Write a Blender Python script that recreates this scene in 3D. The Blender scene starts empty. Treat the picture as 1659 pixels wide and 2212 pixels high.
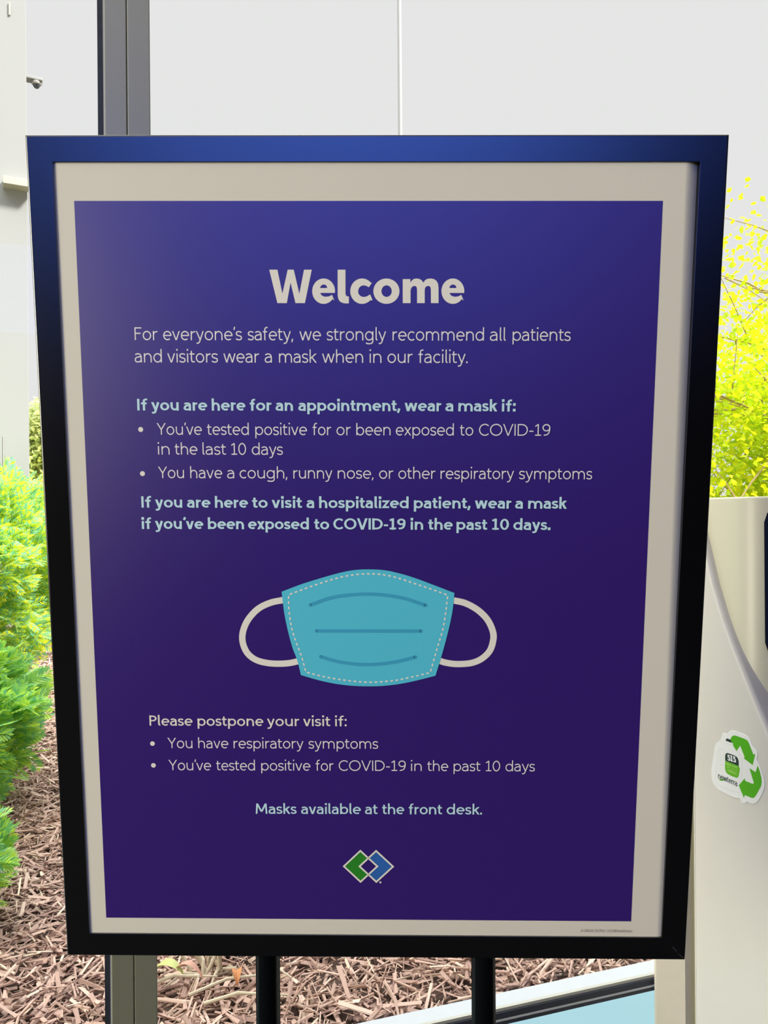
import bpy, bmesh, math, random
import numpy as np
from math import sin, cos, pi, radians as RAD
from mathutils import Vector, Matrix
from mathutils.geometry import tessellate_polygon

SC = bpy.context.scene
COL = SC.collection
random.seed(7)
RNG = np.random.default_rng(7)

# ------------------------------------------------------------------ camera, sky, sun, lamps, exposure
CAMZ = 1.40
ROLL = 0.008
cam_data = bpy.data.cameras.new('camera')
cam_data.sensor_fit = 'VERTICAL'
cam_data.sensor_height = 36.0
cam_data.lens = 36.0 * 1660.0 / 2212.0
cam_data.clip_start = 0.02
cam_data.clip_end = 300
cam = bpy.data.objects.new('camera', cam_data)
COL.objects.link(cam)
right = Vector((cos(ROLL), 0, -sin(ROLL))); up = Vector((sin(ROLL), 0, cos(ROLL))); back = Vector((0, -1, 0))
cam.matrix_world = Matrix(((right.x, up.x, back.x, 0), (right.y, up.y, back.y, 0), (right.z, up.z, back.z, CAMZ), (0, 0, 0, 1)))
SC.camera = cam
SC.view_settings.view_transform = 'Standard'
SC.view_settings.look = 'None'
SC.view_settings.exposure = 0.0
SC.view_settings.gamma = 1.0
SC.view_settings.use_curve_mapping = False
try:
    SC.cycles.max_bounces = 8
    SC.cycles.transparent_max_bounces = 24
    SC.cycles.caustics_reflective = False
    SC.cycles.caustics_refractive = False
    SC.cycles.use_denoising = True
    SC.cycles.sample_clamp_indirect = 6.0
except Exception:
    pass

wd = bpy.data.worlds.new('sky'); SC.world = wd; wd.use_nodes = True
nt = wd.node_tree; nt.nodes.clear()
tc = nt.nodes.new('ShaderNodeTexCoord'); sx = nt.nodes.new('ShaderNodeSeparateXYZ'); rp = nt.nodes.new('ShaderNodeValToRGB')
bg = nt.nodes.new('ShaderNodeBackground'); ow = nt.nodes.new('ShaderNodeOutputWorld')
# bright overcast sky, brighter overhead
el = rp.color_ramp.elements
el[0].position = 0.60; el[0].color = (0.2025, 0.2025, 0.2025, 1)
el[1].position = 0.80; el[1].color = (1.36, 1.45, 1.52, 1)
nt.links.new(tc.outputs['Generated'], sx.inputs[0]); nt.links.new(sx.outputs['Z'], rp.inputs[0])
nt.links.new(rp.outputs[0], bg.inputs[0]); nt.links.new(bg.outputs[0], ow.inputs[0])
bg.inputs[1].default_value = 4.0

def light(name, kind, loc, energy, color, look=None, size=None):
    d = bpy.data.lights.new(name, kind); d.energy = energy; d.color = color
    o = bpy.data.objects.new(name, d); COL.objects.link(o); o.location = loc
    if look is not None:
        o.rotation_euler = Vector(look).to_track_quat('-Z', 'Y').to_euler()
    if size:
        d.shape = 'RECTANGLE'; d.size, d.size_y = size
    return o

SUN_DIR = Vector((0.94, -0.34, 0)) * cos(RAD(46)) + Vector((0, 0, sin(RAD(46))))   # towards the sun, behind the building
sun = light('sun', 'SUN', (4, -8, 12), 8.5, (1.0, 0.97, 0.88), look=-SUN_DIR); sun.data.angle = RAD(9.0)

# window plane of the room: s runs along the glass to the right, m points into the room
PO = Vector((-0.355, 1.125, 0)); PS = Vector((0.9537, 0.3007, 0)); PM = Vector((0.3007, -0.9537, 0))
def pw(s, m, z):
    return PO + PS * s + PM * m + Vector((0, 0, z))
ROOM_H = 5.5; S_LEFT = -6.0
CEIL_LAMPS = [(-3.8, 2.2), (-1.3, 2.2), (1.2, 2.2), (-3.8, 3.7), (-1.3, 3.7), (1.2, 3.7)]
for s_, m_ in CEIL_LAMPS:
    light('ceiling_lamp', 'AREA', pw(s_, m_, ROOM_H - 0.06), {-3.8: 16.0, -1.3: 12.0, 1.2: 6.0}[s_], (1.0, 0.88, 0.68), look=(0, 0, -1), size=(1.2, 1.2))
# added side fill at an invented left-wall window, evening out poster and kiosk
light('side_fill', 'AREA', pw(S_LEFT + 0.05, 1.75, 2.1), 400.0, (1.0, 0.935, 0.72), look=PS, size=(2.5, 2.3))
# added blue fill behind the camera, to put the blue sheen on the frame
light('blue_sheen_fill', 'AREA', pw(-2.5, 6.45, 3.45), 72.0, (0.10, 0.23, 1.0), look=-PM, size=(5.0, 0.8))

# ------------------------------------------------------------------ helpers
def T(o, label=None, cat=None, group=None, kind=None):
    if label: o['label'] = label
    if cat: o['category'] = cat
    if group: o['group'] = group
    if kind: o['kind'] = kind
    return o

def empty(name, loc=(0, 0, 0), rz=0.0, parent=None):
    o = bpy.data.objects.new(name, None); COL.objects.link(o)
    o.empty_display_size = 0.1
    o.location = loc; o.rotation_euler = (0, 0, rz)
    if parent: o.parent = parent
    return o

def obj(name, verts, faces, mat, parent=None, smooth=False, basis=None):
    me = bpy.data.meshes.new(name)
    me.from_pydata([tuple(v) for v in verts], [], faces)
    me.validate(); me.update()
    if smooth:
        me.polygons.foreach_set('use_smooth', [True] * len(me.polygons))
    if smooth: me.set_sharp_from_angle(angle=RAD(40))
    if mat: me.materials.append(mat)
    o = bpy.data.objects.new(name, me); COL.objects.link(o)
    if parent: o.parent = parent
    if basis is not None: o.matrix_basis = basis
    return o

def obj_np(name, V, F, mat, parent=None, smooth=False):
    """V (n,3) array, F (k,4) array of quads"""
    me = bpy.data.meshes.new(name)
    n, k, q = len(V), len(F), F.shape[1]
    me.vertices.add(n); me.vertices.foreach_set('co', np.asarray(V, np.float32).ravel())
    me.loops.add(k * q); me.loops.foreach_set('vertex_index', np.asarray(F, np.int32).ravel())
    me.polygons.add(k)
    me.polygons.foreach_set('loop_start', np.arange(0, k * q, q, dtype=np.int32))
    me.polygons.foreach_set('use_smooth', np.full(k, smooth))
    me.update(calc_edges=True); me.validate()
    if mat: me.materials.append(mat)
    o = bpy.data.objects.new(name, me); COL.objects.link(o)
    if parent: o.parent = parent
    return o

def box(name, mat, fn, a, b, parent=None, bevel=0.0, off=Vector((0, 0, 0)), seg=2):
    """box between corner coordinates a and b, mapped through fn, as a bevelled mesh"""
    bm = bmesh.new()
    vs = []
    for i in range(8):
        c = [(a, b)[(i >> k) & 1][k] for k in range(3)]
        vs.append(bm.verts.new(fn(*c) - off))
    for f in ((0, 2, 3, 1), (4, 5, 7, 6), (0, 1, 5, 4), (2, 6, 7, 3), (0, 4, 6, 2), (1, 3, 7, 5)):
        bm.faces.new([vs[i] for i in f])
    bmesh.ops.recalc_face_normals(bm, faces=bm.faces)
    if bevel:
        bmesh.ops.bevel(bm, geom=list(bm.edges), offset=bevel, segments=seg, affect='EDGES', profile=0.6)
    return bmobj(name, bm, mat, parent)

def bmobj(name, bm, mat, parent=None, smooth=False, basis=None):
    me = bpy.data.meshes.new(name)
    if smooth:
        for f in bm.faces: f.smooth = True
    bm.to_mesh(me); bm.free()
    if mat: me.materials.append(mat)
    o = bpy.data.objects.new(name, me); COL.objects.link(o)
    if parent: o.parent = parent
    if basis is not None: o.matrix_basis = basis
    return o

def prism(name, mat, poly, fn, d0, d1, parent=None, bevel=0.0, seg=3, off=Vector((0, 0, 0)), smooth=False):
    """polygon (u,v) extruded from depth d0 to d1, mapped through fn(u,v,d)"""
    bm = bmesh.new()
    A = [bm.verts.new(fn(u, v, d0) - off) for u, v in poly]; B = [bm.verts.new(fn(u, v, d1) - off) for u, v in poly]
    n = len(poly)
    bm.faces.new(A); bm.faces.new(B[::-1])
    for i in range(n):
        bm.faces.new((A[i], B[i], B[(i + 1) % n], A[(i + 1) % n]))
    bmesh.ops.recalc_face_normals(bm, faces=bm.faces)
    if bevel:
        es = [e for e in bm.edges if (e.verts[0] in A and e.verts[1] in A) or (e.verts[0] in B and e.verts[1] in B)]
        bmesh.ops.bevel(bm, geom=es, offset=bevel, segments=seg, affect='EDGES', profile=0.5)
    return bmobj(name, bm, mat, parent, smooth)

def tube_data(pts, rad, n=8):
    """tapered tube along points"""
    P = [Vector(p) for p in pts]; m = len(P); V = []; F = []
    if not hasattr(rad, '__len__'): rad = [rad] * m
    for i, p in enumerate(P):
        t = (P[min(i + 1, m - 1)] - P[max(i - 1, 0)]).normalized()
        a = t.cross(Vector((0, 0, 1)) if abs(t.z) < 0.9 else Vector((1, 0, 0))).normalized(); b = t.cross(a)
        for k in range(n):
            g = 2 * pi * k / n
            V.append(p + (a * cos(g) + b * sin(g)) * rad[i])
    for i in range(m - 1):
        for k in range(n):
            F.append((i * n + k, i * n + (k + 1) % n, (i + 1) * n + (k + 1) % n, (i + 1) * n + k))
    F.append(tuple(range(n - 1, -1, -1))); F.append(tuple((m - 1) * n + k for k in range(n)))
    return V, F

class MB:
    def __init__(self): self.V = []; self.F = []
    def add(self, V, F):
        k = len(self.V); self.V += [tuple(v) for v in V]; self.F += [tuple(i + k for i in f) for f in F]
    def build(self, name, mat, parent=None, smooth=False, basis=None):
        return obj(name, self.V, self.F, mat, parent, smooth, basis)

# ------------------------------------------------------------------ materials
def mat(name, col, rough=0.5, spec=0.5, metal=0.0, noise=None, bump=None, coat=0.0, coat_rough=0.3, ior=1.5):
    m = bpy.data.materials.new(name); m.use_nodes = True
    nt = m.node_tree; b = nt.nodes['Principled BSDF']
    b.inputs['Base Color'].default_value = (*col, 1)
    b.inputs['Roughness'].default_value = rough
    b.inputs['Specular IOR Level'].default_value = spec
    b.inputs['Metallic'].default_value = metal; b.inputs['IOR'].default_value = ior
    b.inputs['Coat Weight'].default_value = coat; b.inputs['Coat Roughness'].default_value = coat_rough
    if noise or bump:
        tc = nt.nodes.new('ShaderNodeTexCoord')
    if noise:   # (scale, amount)
        tx = nt.nodes.new('ShaderNodeTexNoise'); tx.inputs['Scale'].default_value = noise[0]; tx.inputs['Detail'].default_value = 5
        mp = nt.nodes.new('ShaderNodeMapRange'); mp.inputs['To Min'].default_value = 1 - noise[1]; mp.inputs['To Max'].default_value = 1 + noise[1]
        hs = nt.nodes.new('ShaderNodeHueSaturation'); hs.inputs['Color'].default_value = (*col, 1)
        nt.links.new(tc.outputs['Object'], tx.inputs['Vector']); nt.links.new(tx.outputs[0], mp.inputs[0])
        nt.links.new(mp.outputs[0], hs.inputs['Value']); nt.links.new(hs.outputs[0], b.inputs['Base Color'])
    if bump:    # (scale, strength)
        t2 = nt.nodes.new('ShaderNodeTexNoise'); t2.inputs['Scale'].default_value = bump[0]; t2.inputs['Detail'].default_value = 3
        bp = nt.nodes.new('ShaderNodeBump'); bp.inputs['Strength'].default_value = bump[1]; bp.inputs['Distance'].default_value = 0.002
        nt.links.new(tc.outputs['Object'], t2.inputs['Vector']); nt.links.new(t2.outputs[0], bp.inputs['Height'])
        nt.links.new(bp.outputs[0], b.inputs['Normal'])
    return m

def gloss(m, fac, rough):
    """satin sheen without long tails, mixed over the base"""
    nt = m.node_tree; out = nt.nodes['Material Output']; src = out.inputs[0].links[0].from_socket
    b = nt.nodes['Principled BSDF']; b.inputs['Specular IOR Level'].default_value = 0.0
    g = nt.nodes.new('ShaderNodeBsdfGlossy'); g.distribution = 'BECKMANN'; g.inputs['Roughness'].default_value = rough
    g.inputs['Color'].default_value = (1, 1, 1, 1)
    mx = nt.nodes.new('ShaderNodeMixShader'); mx.inputs[0].default_value = fac
    nt.links.new(src, mx.inputs[1]); nt.links.new(g.outputs[0], mx.inputs[2]); nt.links.new(mx.outputs[0], out.inputs[0])
    return m

def island_mat(name, stops, rough=0.7, transl=0.0, tcol=None, spec=0.3):
    """every loose piece (chip, leaflet) gets its own colour out of a ramp"""
    m = bpy.data.materials.new(name); m.use_nodes = True
    nt = m.node_tree; b = nt.nodes['Principled BSDF']; out = nt.nodes['Material Output']
    g = nt.nodes.new('ShaderNodeNewGeometry'); r = nt.nodes.new('ShaderNodeValToRGB')
    e = r.color_ramp.elements
    while len(e) < len(stops): e.new(0.5)
    for k, (p, c) in enumerate(stops): e[k].position = p; e[k].color = (*c, 1)
    nt.links.new(g.outputs['Random Per Island'], r.inputs[0]); nt.links.new(r.outputs[0], b.inputs['Base Color'])
    b.inputs['Roughness'].default_value = rough; b.inputs['Specular IOR Level'].default_value = spec
    if transl:
        t = nt.nodes.new('ShaderNodeBsdfTranslucent'); mx = nt.nodes.new('ShaderNodeMixShader'); mx.inputs[0].default_value = transl
        if tcol: t.inputs[0].default_value = (*tcol, 1)
        else: nt.links.new(r.outputs[0], t.inputs[0])
        nt.links.new(b.outputs[0], mx.inputs[1]); nt.links.new(t.outputs[0], mx.inputs[2]); nt.links.new(mx.outputs[0], out.inputs[0])
    return m

def glass_mat():
    m = bpy.data.materials.new('window_glass'); m.use_nodes = True
    nt = m.node_tree; nt.nodes.remove(nt.nodes['Principled BSDF']); out = nt.nodes['Material Output']
    tr = nt.nodes.new('ShaderNodeBsdfTransparent'); tr.inputs[0].default_value = (0.99, 0.995, 0.99, 1)
    gl = nt.nodes.new('ShaderNodeBsdfGlossy'); gl.inputs['Roughness'].default_value = 0.01
    mx = nt.nodes.new('ShaderNodeMixShader'); mx.inputs[0].default_value = 0.007
    nt.links.new(tr.outputs[0], mx.inputs[1]); nt.links.new(gl.outputs[0], mx.inputs[2]); nt.links.new(mx.outputs[0], out.inputs[0])
    return m

def tinted_glass(col):
    m = bpy.data.materials.new('tinted_glass'); m.use_nodes = True
    nt = m.node_tree; nt.nodes.remove(nt.nodes['Principled BSDF']); out = nt.nodes['Material Output']
    tr = nt.nodes.new('ShaderNodeBsdfTransparent'); tr.inputs[0].default_value = (*col, 1)
    nt.links.new(tr.outputs[0], out.inputs[0])
    return m

M = dict(
    wall=mat('painted_wall', (0.09, 0.085, 0.08), 0.8, 0.1, noise=(3, 0.03)),
    ceiling=mat('ceiling_paint', (0.80, 0.79, 0.76), 0.7, noise=(4, 0.03)),
    stone=mat('dark_stone', (0.02, 0.019, 0.018), 0.9, 0.05, noise=(6, 0.2)),
    floor=mat('floor_tile', (0.018, 0.017, 0.016), 0.95, 0.05, noise=(12, 0.15)),
    alu=gloss(mat('window_aluminium', (0.34, 0.345, 0.22), 0.42, 0.0, noise=(60, 0.04)), 0.2, 0.46),
    alu_pale=mat('pale_aluminium', (0.64, 0.59, 0.49), 0.45, 0.5, noise=(60, 0.04)),
    gasket=mat('black_gasket', (0.025, 0.03, 0.045), 0.45, 0.5, noise=(90, 0.5)),
    sill=mat('white_sill', (0.50, 0.51, 0.52), 0.4, noise=(30, 0.05)),
    glass=glass_mat(), blue_glass=tinted_glass((0.05, 0.20, 0.9)), blue_clear=tinted_glass((0.80, 0.97, 1.0)), curb=mat('pale_concrete_strip', (0.36, 0.38, 0.39), 0.8, 0.2, noise=(9, 0.04)),
    frame=gloss(mat('black_frame', (0.0012, 0.0016, 0.003), 0.4, 0.0), 0.18, 0.33),
    pole=gloss(mat('black_pole', (0.002, 0.003, 0.004), 0.4, 0.0), 0.045, 0.35),
    paper=mat('poster_paper', (0.84, 0.80, 0.66), 0.6, 0.1, noise=(1.5, 0.012)),
    purple=gloss(mat('purple_ink', (0.046, 0.0155, 0.218), 0.42, 0.0, noise=(700, 0.07)), 0.17, 0.43),
    ink_white=mat('white_ink', (0.97, 0.93, 0.80), 0.5, 0.3),
    ink_light=mat('light_ink', (0.97, 0.92, 0.90), 0.5, 0.3),
    ink_blue=mat('pale_blue_ink', (0.64, 0.92, 0.97), 0.5, 0.3),
    teal=mat('teal_ink', (0.11, 0.66, 0.82), 0.5, 0.3, noise=(700, 0.04)),
    teal_dark=mat('dark_teal_ink', (0.06, 0.44, 0.65), 0.5, 0.3),
    logo_green=mat('green_ink', (0.03, 0.29, 0.025), 0.5, 0.3), logo_blue=mat('blue_ink', (0.035, 0.155, 0.50), 0.5, 0.3),
    grey_ink=mat('grey_ink', (0.42, 0.40, 0.35), 0.6, 0.2),
    scratch=mat('bare_metal_scratch', (0.10, 0.10, 0.11), 0.5),
    plastic=mat('white_plastic', (0.67, 0.65, 0.605), 0.38, 0.5, noise=(25, 0.02), bump=(400, 0.03)),
    cream=mat('cream_plastic', (0.64, 0.62, 0.47), 0.35, 0.5, noise=(25, 0.02)),
    screen=mat('dark_panel', (0.008, 0.014, 0.035), 0.15, 0.6),
    st_white=mat('sticker_white', (0.83, 0.85, 0.85), 0.3), st_line=mat('sticker_grey', (0.60, 0.62, 0.64), 0.4),
    st_green=mat('sticker_green', (0.075, 0.42, 0.008), 0.35), st_lime=mat('sticker_lime', (0.12, 0.46, 0.02), 0.35),
    st_dark=mat('sticker_dark', (0.012, 0.035, 0.035), 0.35), st_pale=mat('sticker_pale_green', (0.42, 0.75, 0.15), 0.4),
    soil=mat('dark_soil', (0.10, 0.065, 0.05), 0.95, 0.1, noise=(30, 0.5), bump=(60, 1.0)),
    pavement=mat('pale_concrete', (0.15, 0.15, 0.15), 0.8, 0.2, noise=(2, 0.03)),
    lawn=mat('lawn', (0.55, 0.58, 0.10), 0.9, 0.1, noise=(8, 0.15), bump=(50, 1.0)),
    white_paint=mat('white_paint', (0.325, 0.325, 0.325), 0.7, 0.2, noise=(3, 0.02)),
    beige=mat('beige_metal', (0.46, 0.44, 0.37), 0.5),
    grey_metal=mat('grey_metal', (0.42, 0.40, 0.39), 0.5, noise=(5, 0.05)),
    smoke=mat('smoked_dome', (0.05, 0.06, 0.08), 0.1, 0.8),
    bark=mat('brown_bark', (0.42, 0.31, 0.17), 0.9, 0.2, noise=(20, 0.3), bump=(40, 1.0)),
    twig=mat('pale_dry_twig', (0.62, 0.52, 0.38), 0.8, 0.2, noise=(40, 0.25)),
    leaf_orange=mat('orange_dead_leaf', (0.55, 0.22, 0.08), 0.7, noise=(50, 0.25)),
    leaf_lime=mat('yellow_green_leaf', (0.50, 0.52, 0.18), 0.6, noise=(50, 0.2)),
    leaf_pink=mat('pinkish_dry_leaf', (0.62, 0.36, 0.27), 0.7, noise=(50, 0.2)),
    chips=island_mat('bark_chips', [(0.0, (0.31, 0.19, 0.15)), (0.3, (0.46, 0.295, 0.235)), (0.7, (0.57, 0.38, 0.30)), (0.93, (0.68, 0.49, 0.39)), (1.0, (0.78, 0.63, 0.46))], 0.85, spec=0.2),
    fol_far=island_mat('evergreen_foliage', [(0.0, (0.18, 0.50, 0.37)), (0.42, (0.40, 0.72, 0.36)), (0.66, (0.82, 0.86, 0.06)), (1.0, (0.92, 0.90, 0.03))], 0.38, 0.5, spec=0.5),
    fol_near=island_mat('fresh_evergreen_foliage', [(0.0, (0.17, 0.47, 0.22)), (0.5, (0.40, 0.72, 0.15)), (1.0, (0.68, 0.86, 0.09))], 0.33, 0.45, spec=0.6),
    leaf_tree=island_mat('spring_leaves', [(0.0, (0.40, 0.60, 0.02)), (0.6, (0.72, 0.80, 0.01)), (1.0, (0.85, 0.82, 0.02))], 0.5, 0.6, spec=0.3),
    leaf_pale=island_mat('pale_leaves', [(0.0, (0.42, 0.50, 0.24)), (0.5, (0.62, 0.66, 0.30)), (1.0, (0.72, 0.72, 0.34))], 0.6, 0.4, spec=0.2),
)

# ---- layout of the poster and of the sticker, in millimetres on their own planes
TXT = (('paragraph','L',15.74,(('For',-212.41,208.04,-192.15,208.02),('everyone’s',-187.24,208.02,-117.74,207.97),('safety,',-112.59,207.97,-72.83,207.94),('we',-67.12,207.94,-48.35,207.93),('strongly',-43.05,207.92,9.12,207.89),('recommend',14.82,207.88,94.98,207.83),('all',100.27,207.83,114.29,207.82),('patients',120.18,207.81,170.94,207.78))),('paragraph','L',15.86,(('and',-213.13,188.66,-189.1,188.65),('visitors',-184.18,188.64,-139.45,188.62),('wear',-134.53,188.62,-102.97,188.61),('a',-98.05,188.61,-91.7,188.6),('mask',-85.35,188.6,-52.19,188.58),('when',-47.28,188.58,-11.07,188.57),('in',-5.31,188.56,5.08,188.56),('our',10.39,188.56,32.46,188.55),('facility.',37.56,188.54,81.04,188.52))),('subheading','B',14.67,(('If',-212.59,146.5,-203.32,146.49),('you',-199.76,146.49,-175.44,146.47),('are',-171.05,146.47,-150.14,146.45),('here',-145.92,146.45,-116.1,146.43),('for',-112.05,146.42,-92.65,146.41),('an',-89.01,146.41,-73.58,146.39),('appointment,',-68.76,146.39,21.62,146.32),('wear',25.74,146.32,58.25,146.29),('a',61.87,146.29,68.94,146.28),('mask',73.46,146.28,107.87,146.26),('if:',111.9,146.25,124.34,146.24))),('bullet_text','L',14.77,(('You’ve',-195.6,125.03,-155.5,125.01),('tested',-150.69,125.01,-113.33,124.99),('positive',-107.48,124.98,-61.42,124.96),('for',-56.29,124.96,-39.69,124.95),('or',-34.93,124.94,-22.23,124.94),('been',-17.23,124.93,13.29,124.92),('exposed',18.0,124.92,69.63,124.89),('to',75.0,124.89,86.96,124.88),('COVID-19',92.12,124.88,155.41,124.84))),('bullet_text','L',14.89,(('in',-195.2,107.32,-184.78,107.32),('the',-180.12,107.32,-159.93,107.31),('last',-155.14,107.31,-134.09,107.3),('10',-129.6,107.3,-116.16,107.3),('days',-110.92,107.3,-83.12,107.29))),('bullet_text','L',14.77,(('You',-195.65,86.14,-172.5,86.14),('have',-166.81,86.14,-138.16,86.13),('a',-133.57,86.13,-127.18,86.13),('cough,',-122.3,86.13,-79.49,86.13),('runny',-73.9,86.13,-38.89,86.13),('nose,',-34.02,86.13,-1.99,86.12),('or',3.17,86.12,15.91,86.12),('other',20.48,86.12,53.72,86.12),('respiratory',58.29,86.12,124.05,86.11),('symptoms',128.7,86.11,193.99,86.1))),('subheading','B',14.62,(('If',-211.97,59.37,-202.85,59.38),('you',-199.32,59.38,-174.88,59.38),('are',-170.47,59.38,-149.44,59.39),('here',-145.16,59.39,-115.47,59.39),('to',-111.53,59.39,-97.52,59.4),('visit',-93.84,59.4,-66.44,59.4),('a',-62.42,59.4,-55.46,59.41),('hospitalized',-50.94,59.41,29.75,59.42),('patient,',34.56,59.42,85.39,59.43),('wear',89.52,59.44,122.23,59.44),('a',125.73,59.44,132.66,59.44),('mask',137.45,59.45,172.09,59.45))),('subheading','B',14.72,(('if',-212.29,39.83,-203.53,39.84),('you’ve',-199.98,39.84,-156.42,39.86),('been',-152.0,39.86,-119.38,39.87),('exposed',-115.47,39.87,-60.47,39.9),('to',-55.64,39.9,-42.11,39.9),('COVID-19',-38.16,39.91,27.06,39.93),('in',31.76,39.94,43.08,39.94),('the',47.56,39.94,69.65,39.95),('past',73.21,39.95,100.89,39.97),('10',105.08,39.97,120.53,39.97),('days.',124.54,39.98,158.09,39.99))),('notice','M',14.21,(('Please',-211.66,-146.42,-171.42,-146.32),('postpone',-166.55,-146.31,-105.03,-146.16),('your',-101.34,-146.15,-71.26,-146.07),('visit',-67.61,-146.06,-42.24,-146.0),('if:',-37.69,-145.99,-26.85,-145.96))),('notice_text','L',14.54,(('You',-195.3,-168.35,-172.03,-168.28),('have',-166.49,-168.27,-138.35,-168.19),('respiratory',-133.21,-168.18,-67.59,-168.0),('symptoms',-62.71,-167.98,2.55,-167.8))),('notice_text','L',14.63,(('You’ve',-195.08,-190.19,-155.13,-190.07),('tested',-150.05,-190.05,-113.55,-189.94),('positive',-107.6,-189.92,-61.35,-189.79),('for',-56.28,-189.77,-39.51,-189.72),('COVID-19',-34.44,-189.71,28.57,-189.52),('in',33.59,-189.5,43.66,-189.47),('the',48.89,-189.46,68.37,-189.4),('past',73.64,-189.38,98.72,-189.31),('10',103.56,-189.29,117.27,-189.25),('days',122.32,-189.24,149.9,-189.15))),('closing_line','M',14.75,(('Masks',-113.63,-233.2,-74.83,-233.07),('available',-70.39,-233.05,-13.9,-232.86),('at',-9.77,-232.84,2.14,-232.8),('the',6.45,-232.78,27.23,-232.71),('front',31.62,-232.7,63.23,-232.59),('desk.',67.57,-232.57,101.05,-232.46))),('small_print','L',4.1,(('24-200104A-202299',198.07,-351.86,219.26,-351.87),('(2-24)',219.71,-351.87,226.85,-351.88),('©',227.29,-351.88,229.52,-351.88),('2024',229.97,-351.88,233.09,-351.89),('HealthPartners',233.54,-351.89,247.36,-351.9))))
BUL = (((-210.09,129.62),3),((-209.89,90.15),5),((-209.65,-164.02),9),((-209.47,-185.5),10))
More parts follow.
